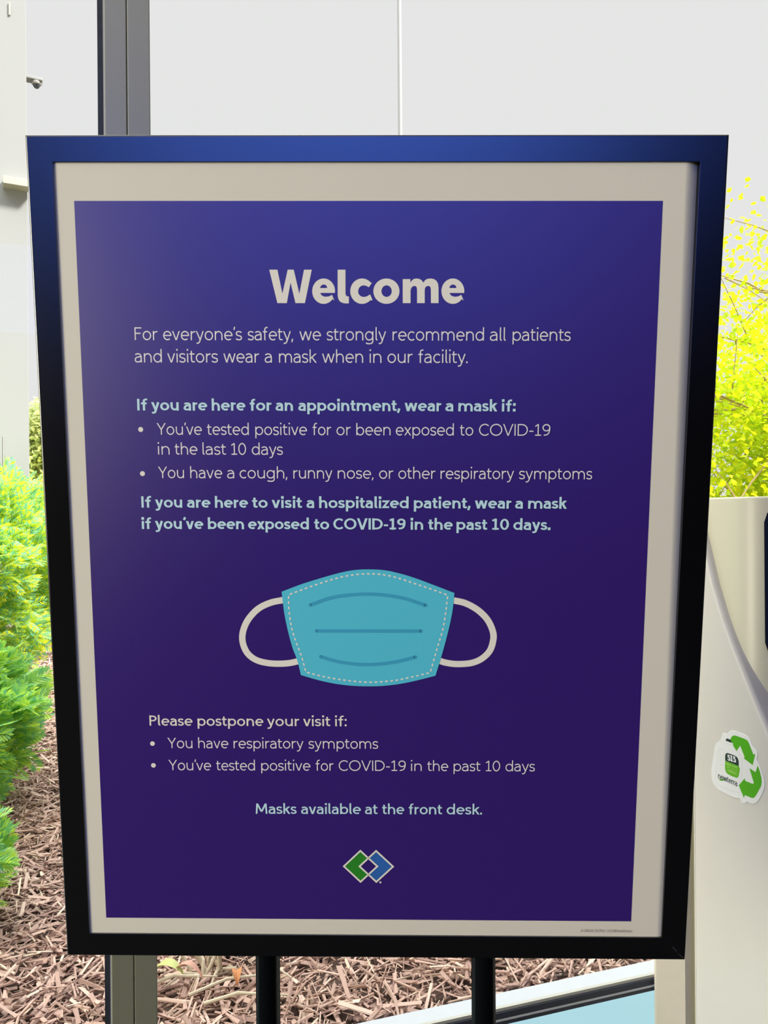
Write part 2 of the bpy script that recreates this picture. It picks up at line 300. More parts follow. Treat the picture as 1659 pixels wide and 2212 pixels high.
WEL = ((((-92.82,268.29),(-85.7,268.29),(-81.6,248.05),(-76.72,268.3),(-71.46,268.3),(-66.77,248.07),(-62.49,268.3),(-55.7,268.31),(-62.02,239.94),(-70.27,239.93),(-74.34,257.34),(-77.86,239.92),(-86.12,239.91)),),(((-35.68,248.63),(-35.57,249.75),(-35.6,251.1),(-35.78,252.44),(-36.12,253.74),(-36.61,254.98),(-37.23,256.14),(-37.99,257.21),(-38.87,258.17),(-39.85,259.0),(-40.92,259.69),(-42.06,260.23),(-43.26,260.61),(-44.5,260.83),(-45.75,260.87),(-47.0,260.75),(-48.22,260.46),(-49.4,260.01),(-50.53,259.4),(-51.57,258.64),(-52.52,257.75),(-53.36,256.74),(-54.08,255.62),(-54.67,254.42),(-55.11,253.15),(-55.4,251.83),(-55.53,250.48),(-55.51,249.13),(-55.33,247.79),(-54.99,246.49),(-54.51,245.24),(-53.89,244.07),(-53.13,242.99),(-52.25,242.03),(-51.27,241.19),(-50.2,240.5),(-49.05,239.96),(-47.85,239.57),(-46.61,239.36),(-45.35,239.31),(-44.1,239.44),(-42.87,239.73),(-41.68,240.19),(-40.56,240.8),(-39.51,241.56),(-38.56,242.46),(-37.72,243.47),(-36.16,242.1),(-38.21,247.02),(-40.75,245.74),(-43.83,245.31),(-46.24,245.95),(-47.77,247.12),(-48.53,248.62)),((-48.6,252.78),(-48.37,253.85),(-47.6,254.91),(-46.5,255.55),(-45.29,255.77),(-44.08,255.56),(-43.1,254.81),(-42.56,253.85),(-42.46,252.78))),(((-33.16,268.32),(-26.38,268.33),(-26.46,248.21),(-26.14,246.6),(-25.15,245.75),(-23.5,245.64),(-23.52,239.76),(-27.04,239.75),(-29.57,240.29),(-31.65,241.68),(-32.85,243.92),(-33.27,246.7)),),(((-2.75,242.45),(-4.81,242.38),(-5.56,241.69),(-6.37,241.08),(-7.24,240.55),(-8.15,240.12),(-9.09,239.77),(-10.07,239.53),(-11.06,239.38),(-12.06,239.34),(-13.06,239.4),(-14.05,239.55),(-15.01,239.81),(-15.96,240.17),(-16.86,240.61),(-17.71,241.15),(-18.52,241.77),(-19.26,242.48),(-19.93,243.25),(-20.53,244.08),(-21.05,244.98),(-21.48,245.92),(-21.82,246.9),(-22.07,247.91),(-22.22,248.94),(-22.28,249.99),(-22.24,251.03),(-22.11,252.06),(-21.88,253.08),(-21.56,254.07),(-21.15,255.02),(-20.65,255.93),(-20.07,256.78),(-19.41,257.56),(-18.69,258.28),(-17.9,258.92),(-17.06,259.48),(-16.17,259.96),(-15.24,260.34),(-14.28,260.62),(-13.3,260.81),(-12.31,260.89),(-11.31,260.88),(-10.32,260.77),(-9.34,260.55),(-8.39,260.24),(-7.48,259.83),(-6.6,259.34),(-5.78,258.75),(-5.01,258.09),(-4.31,257.35),(-3.2,257.4),(-6.05,253.45),(-8.35,254.73),(-10.54,255.15),(-12.95,254.51),(-14.71,252.81),(-15.48,250.14),(-14.94,247.68),(-13.18,245.87),(-10.55,245.12),(-7.58,245.76),(-4.95,247.48)),),(((20.71,250.17),(20.6,251.57),(20.31,252.95),(19.82,254.29),(19.16,255.55),(18.32,256.72),(17.34,257.77),(16.21,258.7),(14.97,259.48),(13.64,260.1),(12.23,260.55),(10.76,260.82),(9.28,260.91),(7.79,260.82),(6.33,260.55),(4.93,260.09),(3.59,259.47),(2.35,258.69),(1.23,257.76),(0.25,256.7),(-0.57,255.53),(-1.23,254.27),(-1.71,252.94),(-2.0,251.55),(-2.1,250.15),(-2.0,248.74),(-1.71,247.36),(-1.23,246.02),(-0.57,244.75),(0.26,243.58),(1.25,242.52),(2.37,241.59),(3.62,240.8),(4.96,240.18),(6.37,239.72),(7.84,239.45),(9.33,239.36),(10.82,239.45),(12.29,239.73),(13.7,240.19),(15.04,240.81),(16.28,241.6),(17.4,242.53),(18.38,243.6),(19.2,244.77),(19.86,246.04),(20.33,247.38),(20.62,248.76)),((13.97,250.21),(13.92,250.85),(13.81,251.48),(13.62,252.09),(13.36,252.67),(13.03,253.2),(12.64,253.68),(12.19,254.1),(11.71,254.46),(11.18,254.74),(10.62,254.95),(10.04,255.07),(9.46,255.12),(8.87,255.07),(8.3,254.95),(7.74,254.74),(7.21,254.46),(6.73,254.1),(6.28,253.68),(5.9,253.19),(5.57,252.66),(5.31,252.09),(5.13,251.48),(5.01,250.85),(4.97,250.21),(5.01,249.57),(5.13,248.94),(5.32,248.33),(5.58,247.75),(5.91,247.22),(6.3,246.73),(6.74,246.31),(7.23,245.95),(7.76,245.67),(8.32,245.46),(8.9,245.34),(9.48,245.3),(10.07,245.34),(10.65,245.47),(11.2,245.67),(11.73,245.96),(12.22,246.32),(12.66,246.74),(13.05,247.22),(13.37,247.76),(13.63,248.33),(13.82,248.94),(13.93,249.57))),(((23.51,260.39),(30.07,260.4),(30.31,257.42),(31.39,259.23),(33.13,260.51),(35.42,260.93),(37.94,260.62),(40.03,259.45),(41.47,257.43),(42.87,259.45),(45.05,260.62),(48.0,260.94),(50.85,260.41),(52.94,258.92),(54.28,256.59),(54.75,253.18),(54.89,240.04),(48.2,240.04),(48.09,251.57),(47.74,253.49),(46.86,254.45),(45.65,254.66),(44.12,254.24),(43.04,253.06),(42.72,251.25),(42.82,240.03),(36.12,240.03),(36.04,251.57),(35.7,253.48),(34.81,254.44),(33.5,254.65),(31.86,254.01),(30.78,252.52),(30.35,250.49),(30.42,240.02),(23.61,240.01)),),(((77.14,248.72),(77.23,249.84),(77.17,251.19),(76.96,252.52),(76.6,253.82),(76.09,255.06),(75.44,256.23),(74.66,257.29),(73.77,258.25),(72.77,259.08),(71.69,259.77),(70.54,260.31),(69.33,260.69),(68.1,260.9),(66.85,260.95),(65.61,260.83),(64.39,260.54),(63.22,260.08),(62.11,259.47),(61.09,258.72),(60.16,257.83),(59.34,256.82),(58.64,255.71),(58.09,254.51),(57.67,253.24),(57.41,251.92),(57.3,250.57),(57.35,249.22),(57.56,247.88),(57.92,246.58),(58.43,245.34),(59.07,244.17),(59.85,243.09),(60.75,242.13),(61.74,241.3),(62.83,240.6),(63.98,240.06),(65.19,239.68),(66.43,239.46),(67.68,239.42),(68.93,239.54),(70.15,239.83),(71.33,240.29),(72.44,240.9),(73.46,241.66),(74.39,242.56),(75.21,243.57),(76.8,242.2),(74.65,247.12),(72.14,245.83),(69.08,245.4),(66.66,246.04),(65.11,247.21),(64.33,248.71)),((64.17,252.87),(64.37,253.93),(65.13,255.0),(66.21,255.64),(67.41,255.85),(68.62,255.64),(69.61,254.89),(70.17,253.94),(70.3,252.87))))
MASK = ((-86.0,-17.81),(-79.54,-15.28),(-73.08,-12.75),(-66.76,-10.4),(-60.6,-8.33),(-54.57,-6.45),(-48.73,-4.68),(-43.03,-2.95),(-37.52,-1.34),(-32.38,0.03),(-27.81,1.1),(-23.61,1.94),(-19.32,2.56),(-14.76,2.99),(-10.12,3.22),(-5.47,3.28),(-0.82,3.2),(3.83,2.96),(8.38,2.5),(12.73,1.79),(16.99,0.85),(21.43,-0.27),(26.08,-1.53),(30.92,-2.98),(36.12,-4.69),(41.87,-6.76),(47.99,-9.09),(54.12,-11.44),(60.12,-13.73),(66.13,-16.05),(72.15,-18.36),(71.73,-23.62),(71.32,-28.88),(70.72,-34.25),(69.88,-39.69),(68.86,-45.24),(67.65,-51.08),(66.18,-57.55),(64.53,-64.33),(62.95,-70.55),(61.55,-75.86),(60.24,-80.6),(58.99,-85.04),(57.82,-89.13),(56.73,-92.9),(55.64,-96.67),(50.5,-98.09),(45.36,-99.5),(40.1,-100.86),(34.66,-102.19),(29.11,-103.45),(23.55,-104.55),(17.9,-105.44),(12.25,-106.17),(6.96,-106.7),(2.29,-106.99),(-2.01,-107.08),(-6.32,-107.11),(-10.62,-107.12),(-14.93,-107.06),(-19.6,-106.83),(-24.89,-106.4),(-30.55,-105.8),(-36.21,-105.02),(-41.74,-104.02),(-47.28,-102.83),(-52.79,-101.49),(-58.27,-99.96),(-63.73,-98.28),(-69.18,-96.59),(-70.26,-91.68),(-71.34,-86.78),(-72.5,-82.24),(-73.79,-78.47),(-75.15,-75.06),(-76.5,-71.19),(-77.85,-66.44),(-79.19,-61.23),(-80.44,-55.94),(-81.59,-50.5),(-82.64,-44.98),(-83.52,-39.93),(-84.15,-35.65),(-84.6,-31.84),(-85.0,-28.18),(-85.37,-24.62),(-85.69,-21.22))
DASH = (((-78.5,-20.19),(-76.04,-19.25)),((-73.89,-18.42),(-71.43,-17.47)),((-69.28,-16.65),(-66.82,-15.71)),((-64.67,-14.91),(-62.2,-14.0)),((-60.04,-13.21),(-57.57,-12.33)),((-55.41,-11.56),(-52.93,-10.68)),((-50.76,-9.93),(-48.28,-9.09)),((-46.1,-8.37),(-43.61,-7.58)),((-41.42,-6.9),(-38.92,-6.14)),((-36.72,-5.5),(-34.21,-4.79)),((-32.0,-4.19),(-29.47,-3.56)),((-27.24,-3.05),(-24.68,-2.55)),((-22.43,-2.18),(-19.85,-1.82)),((-17.59,-1.56),(-15.0,-1.29)),((-12.73,-1.08),(-10.13,-0.93)),((-7.86,-0.88),(-5.25,-0.86)),((-2.98,-0.83),(-0.38,-0.84)),((1.89,-0.99),(4.47,-1.29)),((6.73,-1.61),(9.29,-2.03)),((11.53,-2.43),(14.08,-2.95)),((16.3,-3.46),(18.83,-4.11)),((21.01,-4.74),(23.5,-5.52)),((25.67,-6.24),(28.14,-7.08)),((30.29,-7.82),(32.76,-8.68)),((34.92,-9.42),(37.39,-10.26)),((39.56,-10.99),(42.03,-11.82)),((44.19,-12.56),(46.66,-13.4)),((48.83,-14.15),(51.3,-15.01)),((53.45,-15.77),(55.92,-16.65)),((58.07,-17.43),(60.53,-18.33)),((62.68,-19.12),(65.13,-20.02)),((66.01,-21.62),(65.75,-24.24)),((65.54,-26.55),(65.28,-29.18)),((65.04,-31.48),(64.75,-34.12)),((64.46,-36.42),(64.12,-39.05)),((63.81,-41.35),(63.45,-43.98)),((63.1,-46.28),(62.67,-48.91)),((62.25,-51.2),(61.7,-53.8)),((61.14,-56.07),(60.43,-58.63)),((59.78,-60.87),(59.0,-63.42)),((58.33,-65.66),(57.6,-68.23)),((56.98,-70.49),(56.28,-73.08)),((55.68,-75.34),(54.99,-77.93)),((54.38,-80.2),(53.69,-82.8)),((53.08,-85.07),(52.39,-87.67)),((51.78,-89.95),(51.09,-92.56)),((49.63,-93.92),(47.11,-94.56)),((44.91,-95.13),(42.39,-95.77)),((40.19,-96.34),(37.66,-96.97)),((35.45,-97.51),(32.92,-98.11)),((30.71,-98.64),(28.18,-99.27)),((25.97,-99.81),(23.43,-100.37)),((21.2,-100.82),(18.63,-101.25)),((16.37,-101.56),(13.79,-101.87)),((11.53,-102.12),(8.94,-102.38)),((6.67,-102.58),(4.08,-102.78)),((1.8,-102.92),(-0.8,-103.05)),((-3.07,-103.12),(-5.67,-103.15)),((-7.95,-103.12),(-10.55,-103.03)),((-12.82,-102.91),(-15.42,-102.72)),((-17.69,-102.53),(-20.28,-102.28)),((-22.54,-102.04),(-25.13,-101.74)),((-27.39,-101.47),(-29.97,-101.15)),((-32.22,-100.85),(-34.8,-100.47)),((-37.04,-100.11),(-39.6,-99.66)),((-41.84,-99.24),(-44.39,-98.74)),((-46.62,-98.28),(-49.16,-97.73)),((-51.38,-97.22),(-53.9,-96.59)),((-56.1,-96.01),(-58.61,-95.34)),((-60.8,-94.75),(-63.32,-94.09)),((-64.66,-92.6),(-65.33,-89.98)),((-65.91,-87.69),(-66.58,-85.07)),((-67.18,-82.79),(-67.91,-80.19)),((-68.6,-77.94),(-69.46,-75.4)),((-70.26,-73.19),(-71.19,-70.68)),((-72.0,-68.48),(-72.88,-65.96)),((-73.62,-63.73),(-74.46,-61.19)),((-75.17,-58.97),(-75.94,-56.41)),((-76.53,-54.15),(-77.12,-51.54)),((-77.55,-49.24),(-77.98,-46.61)),((-78.31,-44.29),(-78.65,-41.64)),((-78.92,-39.32),(-79.18,-36.67)),((-79.38,-34.35),(-79.54,-31.69)),((-79.6,-29.36),(-79.62,-26.69)),((-79.62,-24.37),(-79.64,-21.71)))
WR = (((-59.92,-30.09),(-56.38,-28.75),(-52.82,-27.35),(-49.27,-25.98),(-45.76,-24.72),(-42.32,-23.66),(-39.02,-22.82),(-35.84,-22.15),(-32.66,-21.61),(-29.4,-21.16),(-25.93,-20.75),(-22.18,-20.38),(-18.23,-20.08),(-14.18,-19.85),(-10.16,-19.71),(-6.29,-19.67),(-2.56,-19.74),(1.1,-19.92),(4.7,-20.18),(8.24,-20.53),(11.7,-20.94),(15.06,-21.39),(18.31,-21.91),(21.51,-22.51),(24.74,-23.21),(28.08,-24.04),(31.53,-25.05),(35.06,-26.22),(38.64,-27.48),(42.22,-28.76),(45.79,-30.0)),((-54.55,-54.47),(41.73,-54.22)),((-50.79,-78.9),(-47.88,-79.8),(-45.0,-80.73),(-42.1,-81.65),(-39.15,-82.51),(-36.09,-83.26),(-32.85,-83.91),(-29.45,-84.49),(-26.02,-84.99),(-22.68,-85.41),(-19.55,-85.75),(-16.69,-85.99),(-14.02,-86.14),(-11.45,-86.21),(-8.91,-86.23),(-6.31,-86.2),(-3.69,-86.13),(-1.1,-86.0),(1.51,-85.82),(4.17,-85.58),(6.92,-85.28),(9.79,-84.91),(12.75,-84.48),(15.77,-83.99),(18.79,-83.44),(21.79,-82.82),(24.76,-82.12),(27.73,-81.34),(30.7,-80.5),(33.67,-79.66),(36.64,-78.83)))
LOOP = (((-84.14,-25.5),(-86.62,-25.99),(-89.12,-26.44),(-91.61,-26.91),(-94.07,-27.48),(-96.49,-28.23),(-98.9,-29.14),(-101.3,-30.16),(-103.66,-31.32),(-105.93,-32.64),(-108.09,-34.15),(-110.16,-35.89),(-112.16,-37.85),(-114.06,-39.96),(-115.8,-42.13),(-117.33,-44.28),(-118.64,-46.44),(-119.78,-48.66),(-120.75,-50.9),(-121.54,-53.12),(-122.16,-55.28),(-122.61,-57.36),(-122.9,-59.4),(-123.01,-61.42),(-122.94,-63.43),(-122.69,-65.45),(-122.26,-67.54),(-121.65,-69.68),(-120.85,-71.8),(-119.89,-73.81),(-118.76,-75.63),(-117.45,-77.27),(-115.96,-78.77),(-114.31,-80.14),(-112.52,-81.36),(-110.6,-82.42),(-108.51,-83.3),(-106.23,-84.02),(-103.84,-84.6),(-101.42,-85.06),(-99.05,-85.44),(-96.68,-85.71),(-94.26,-85.86),(-91.86,-85.92),(-89.57,-85.92),(-87.46,-85.9),(-85.57,-85.84),(-83.86,-85.74),(-82.26,-85.59),(-80.71,-85.4),(-79.16,-85.17),(-77.61,-84.89),(-76.11,-84.55),(-74.64,-84.18),(-73.17,-83.8),(-71.69,-83.43)),((70.61,-25.21),(72.9,-25.68),(75.19,-26.09),(77.49,-26.52),(79.79,-27.08),(82.09,-27.84),(84.43,-28.82),(86.81,-29.96),(89.18,-31.25),(91.48,-32.65),(93.64,-34.16),(95.69,-35.78),(97.67,-37.54),(99.54,-39.41),(101.27,-41.35),(102.8,-43.35),(104.16,-45.46),(105.37,-47.71),(106.41,-50.0),(107.27,-52.22),(107.93,-54.27),(108.38,-56.1),(108.63,-57.75),(108.7,-59.34),(108.63,-60.96),(108.42,-62.72),(108.1,-64.69),(107.66,-66.79),(107.06,-68.93),(106.29,-71.0),(105.32,-72.91),(104.13,-74.66),(102.71,-76.34),(101.14,-77.91),(99.45,-79.33),(97.71,-80.59),(95.94,-81.67),(94.1,-82.59),(92.16,-83.37),(90.1,-84.02),(87.88,-84.56),(85.4,-84.97),(82.69,-85.25),(79.89,-85.41),(77.17,-85.48),(74.68,-85.47),(72.43,-85.36),(70.3,-85.14),(68.31,-84.84),(66.46,-84.5),(64.76,-84.16),(63.27,-83.8),(61.98,-83.4),(60.81,-82.98),(59.66,-82.55),(58.46,-82.14)))
LOGO = {'left': ((-30.13,-285.79),(-14.28,-269.92),(1.95,-285.62),(-14.17,-301.58)),'right': ((-15.11,-285.74),(0.76,-269.93),(16.96,-285.75),(1.0,-301.53)),'gap': ((-6.55,-276.97),(1.95,-285.68),(-6.56,-294.48),(-15.11,-285.74)),'dot': (4.91,-302.02)}
INFO = {'mask_w': 3.13,'loop_w': 5.93,'dash_w': 1.32,'logo_w': 1.65,'bul': 2.24,'bul2': 2.27}
STICKER = {'outline': ((60.8, 935.5), (56.94, 937.57), (53.09, 939.63), (50.0, 942.2), (48.03, 945.52), (46.83, 949.34), (46.1, 953.4), (45.76, 957.33), (45.9, 961.51), (46.5, 966.8), (47.7, 974.03), (49.36, 982.37), (51.0, 990.2), (52.25, 997.13), (53.49, 1003.55), (55.4, 1009.0), (58.65, 1012.98), (62.56, 1015.99), (65.8, 1019.1), (67.69, 1023.0), (68.9, 1027.0), (70.1, 1030.1), (71.46, 1031.78), (72.81, 1032.56), (74.3, 1033.0), (76.0, 1032.93), (77.85, 1032.51), (79.8, 1032.8), (81.84, 1034.52), (83.97, 1036.96), (86.2, 1039.0), (88.38, 1040.24), (90.65, 1041.1), (93.4, 1041.7), (96.83, 1042.06), (100.73, 1042.17), (104.9, 1042.1), (109.62, 1041.9), (114.6, 1041.52), (118.8, 1040.9), (121.66, 1040.16), (123.73, 1039.18), (125.6, 1037.5), (127.37, 1034.51), (128.94, 1030.81), (130.6, 1027.8), (132.57, 1026.14), (134.62, 1025.17), (136.4, 1024.2), (137.78, 1023.09), (138.88, 1022.0), (139.7, 1020.7), (140.24, 1019.14), (140.51, 1017.38), (140.5, 1015.4), (139.87, 1013.1), (138.97, 1010.57), (138.8, 1008.1), (139.98, 1005.85), (141.89, 1003.66), (143.7, 1001.3), (145.07, 998.79), (146.34, 996.11), (147.7, 993.0), (149.41, 989.22), (151.2, 985.0), (152.5, 980.8), (153.14, 976.78), (153.29, 972.77), (152.8, 968.7), (151.5, 964.52), (149.57, 960.27), (147.4, 956.0), (145.09, 951.5), (142.54, 946.97), (139.8, 943.1), (136.89, 940.1), (133.79, 937.75), (130.5, 936.1), (126.71, 935.53), (122.74, 935.67), (119.5, 935.4), (117.62, 934.08), (116.48, 932.36), (115.1, 931.1), (112.99, 930.54), (110.65, 930.43), (108.6, 930.9), (107.26, 932.44), (106.2, 934.56), (104.7, 935.9), (102.57, 935.69), (100.0, 934.7), (96.8, 933.9), (92.69, 933.64), (87.96, 933.56), (83.3, 933.6), (78.87, 933.74), (74.51, 933.99), (70.5, 934.3), (67.04, 934.66), (63.92, 935.08)), 'cap': ((79.7, 1025.8), (89.7, 1025.5), (91.0, 1021.0), (76.9, 1021.1)), 'arrow1': ((87.4, 1027.2), (90.2, 1031.5), (93.3, 1033.9), (97.8, 1035.1), (116.1, 1034.6), (121.3, 1033.5), (123.8, 1030.7), (132.5, 1014.5), (136.3, 1016.6), (131.1, 997.5), (113.2, 1003.3), (115.8, 1005.1), (106.9, 1021.2), (99.5, 1010.6), (92.7, 1017.2), (92.3, 1021.4), (89.6, 1022.0)), 'arrow2': ((140.8, 999.7), (145.2, 990.1), (147.6, 982.0), (147.9, 975.3), (146.7, 969.4), (136.5, 951.0), (132.3, 946.1), (128.1, 945.0), (115.3, 945.1), (113.5, 939.6), (103.6, 956.7), (115.5, 971.8), (116.3, 967.9), (130.4, 967.9), (132.5, 968.9), (132.7, 971.1), (124.7, 990.7), (136.5, 988.1)), 'badge_top': ((76.1, 988.1), (76.07, 990.39), (76.01, 992.75), (76.02, 994.96), (76.2, 996.8), (76.58, 998.17), (77.09, 999.21), (77.74, 1000.01), (78.5, 1000.7), (79.17, 1001.26), (79.82, 1001.66), (80.87, 1001.92), (82.7, 1002.1), (85.88, 1002.22), (90.04, 1002.25), (94.2, 1002.16), (97.4, 1001.9), (99.28, 1001.46), (100.4, 1000.86), (101.12, 1000.13), (101.8, 999.3), (102.5, 998.4), (103.02, 997.41), (103.42, 996.26), (103.7, 994.9), (103.83, 993.24), (103.82, 991.34), (103.74, 989.35), (103.7, 987.4)), 'badge_bottom': ((76.1, 987.7), (83.64, 987.88), (91.62, 988.26), (98.73, 988.24), (103.7, 987.2), (105.7, 984.53), (105.59, 980.69), (104.55, 976.74), (103.8, 973.7), (103.54, 971.9), (103.16, 970.78), (102.65, 970.02), (102.0, 969.3), (101.42, 968.58), (100.84, 968.01), (99.84, 967.59), (98.0, 967.3), (94.76, 967.13), (90.49, 967.09), (86.18, 967.21), (82.8, 967.5), (80.66, 967.98), (79.21, 968.63), (78.19, 969.44), (77.3, 970.4), (76.59, 971.56), (76.17, 972.9), (75.86, 974.32), (75.5, 975.7)), 'grip': ((65.7, 1002.4), (66.6, 1003.49), (67.5, 1004.57), (68.5, 1005.4), (69.77, 1005.94), (71.14, 1006.23), (72.2, 1006.1), (72.82, 1006.09), (73.13, 1005.67), (73.1, 1003.1), (72.61, 996.36), (71.8, 987.47), (71.0, 980.8), (70.38, 978.46), (69.79, 978.32), (69.1, 978.4), (68.2, 977.97), (67.2, 977.76), (66.4, 977.9), (65.89, 977.86), (65.57, 978.17), (65.4, 980.6), (65.4, 986.45), (65.55, 994.43)), 'swoosh': ((61.5, 954.2), (62.38, 954.18), (63.23, 954.12), (64.14, 954.13), (65.2, 954.3), (66.52, 954.71), (68.03, 955.3), (69.52, 955.94), (70.8, 956.5), (71.88, 957.07), (72.84, 957.67), (73.58, 958.11), (74.0, 958.2), (74.03, 957.79), (73.73, 957.03), (73.22, 956.12), (72.6, 955.3), (71.86, 954.56), (70.96, 953.79), (69.95, 953.11), (68.9, 952.6), (67.8, 952.34), (66.61, 952.26), (65.4, 952.25), (64.2, 952.2)), 'jug': ((76.4, 1016.6), (76.96, 1016.73), (77.36, 1016.87), (78.08, 1017.0), (79.6, 1017.1), (82.38, 1017.36), (86.05, 1017.71), (89.87, 1017.81), (93.1, 1017.3), (95.48, 1015.94), (97.43, 1013.97), (99.21, 1011.75), (101.1, 1009.6), (103.31, 1008.0), (105.66, 1006.63), (107.78, 1004.7), (109.3, 1001.4), (110.15, 996.03), (110.51, 989.17), (110.41, 981.98), (109.9, 975.6), (108.59, 970.19), (106.6, 965.18), (104.68, 960.66), (103.6, 956.7), (104.31, 953.38), (106.16, 950.63), (107.47, 948.34), (106.6, 946.4), (102.22, 944.8), (95.52, 943.59), (88.56, 942.73), (83.4, 942.2), (81.02, 942.14), (80.18, 942.52), (79.59, 943.01), (78.0, 943.3), (74.79, 943.14), (70.73, 942.77), (66.6, 942.53), (63.2, 942.8), (60.65, 943.63), (58.57, 944.84), (56.95, 946.43), (55.8, 948.4), (55.21, 950.49), (55.14, 952.79), (55.42, 955.82), (55.9, 960.1), (56.63, 966.43), (57.66, 974.31), (58.82, 982.33), (59.9, 989.1), (60.88, 994.09), (61.86, 998.09), (62.83, 1001.7), (63.8, 1005.5)), 'texts': (('515', 'B', (81.2, 989.9), (98.2, 991.1)), ('MILK JUGS', 'M', (78.4, 981.9), (100.8, 982.7)), ('KEPT OUT OF', 'L', (79.2, 977.5), (100.7, 977.4)), ('LANDFILL', 'M', (80.5, 972.5), (99.8, 971.4)), ('newterra', 'L', (61.0, 954.5), (100.1, 953.8)))}

# ------------------------------------------------------------------ lettering: monoline strokes of a humanist sans
X_, CAP, ASC, DESC = 0.50, 0.70, 0.735, -0.20
def arc(cx, cy, rx, ry, a0, a1, n=14):
    return [(cx + rx * cos(RAD(a0 + (a1 - a0) * i / n)), cy + ry * sin(RAD(a0 + (a1 - a0) * i / n))) for i in range(n + 1)]
def bez(*p, n=9):
    """chain of cubic segments p0 (c1 c2 p)*"""
    o = [p[0]]
    for k in range(1, len(p), 3):
        a, b, c, d = o[-1], p[k], p[k + 1], p[k + 2]
        for i in range(1, n + 1):
            t = i / n; u = 1 - t
            o.append(tuple(u ** 3 * a[j] + 3 * u * u * t * b[j] + 3 * u * t * t * c[j] + t ** 3 * d[j] for j in (0, 1)))
    return o

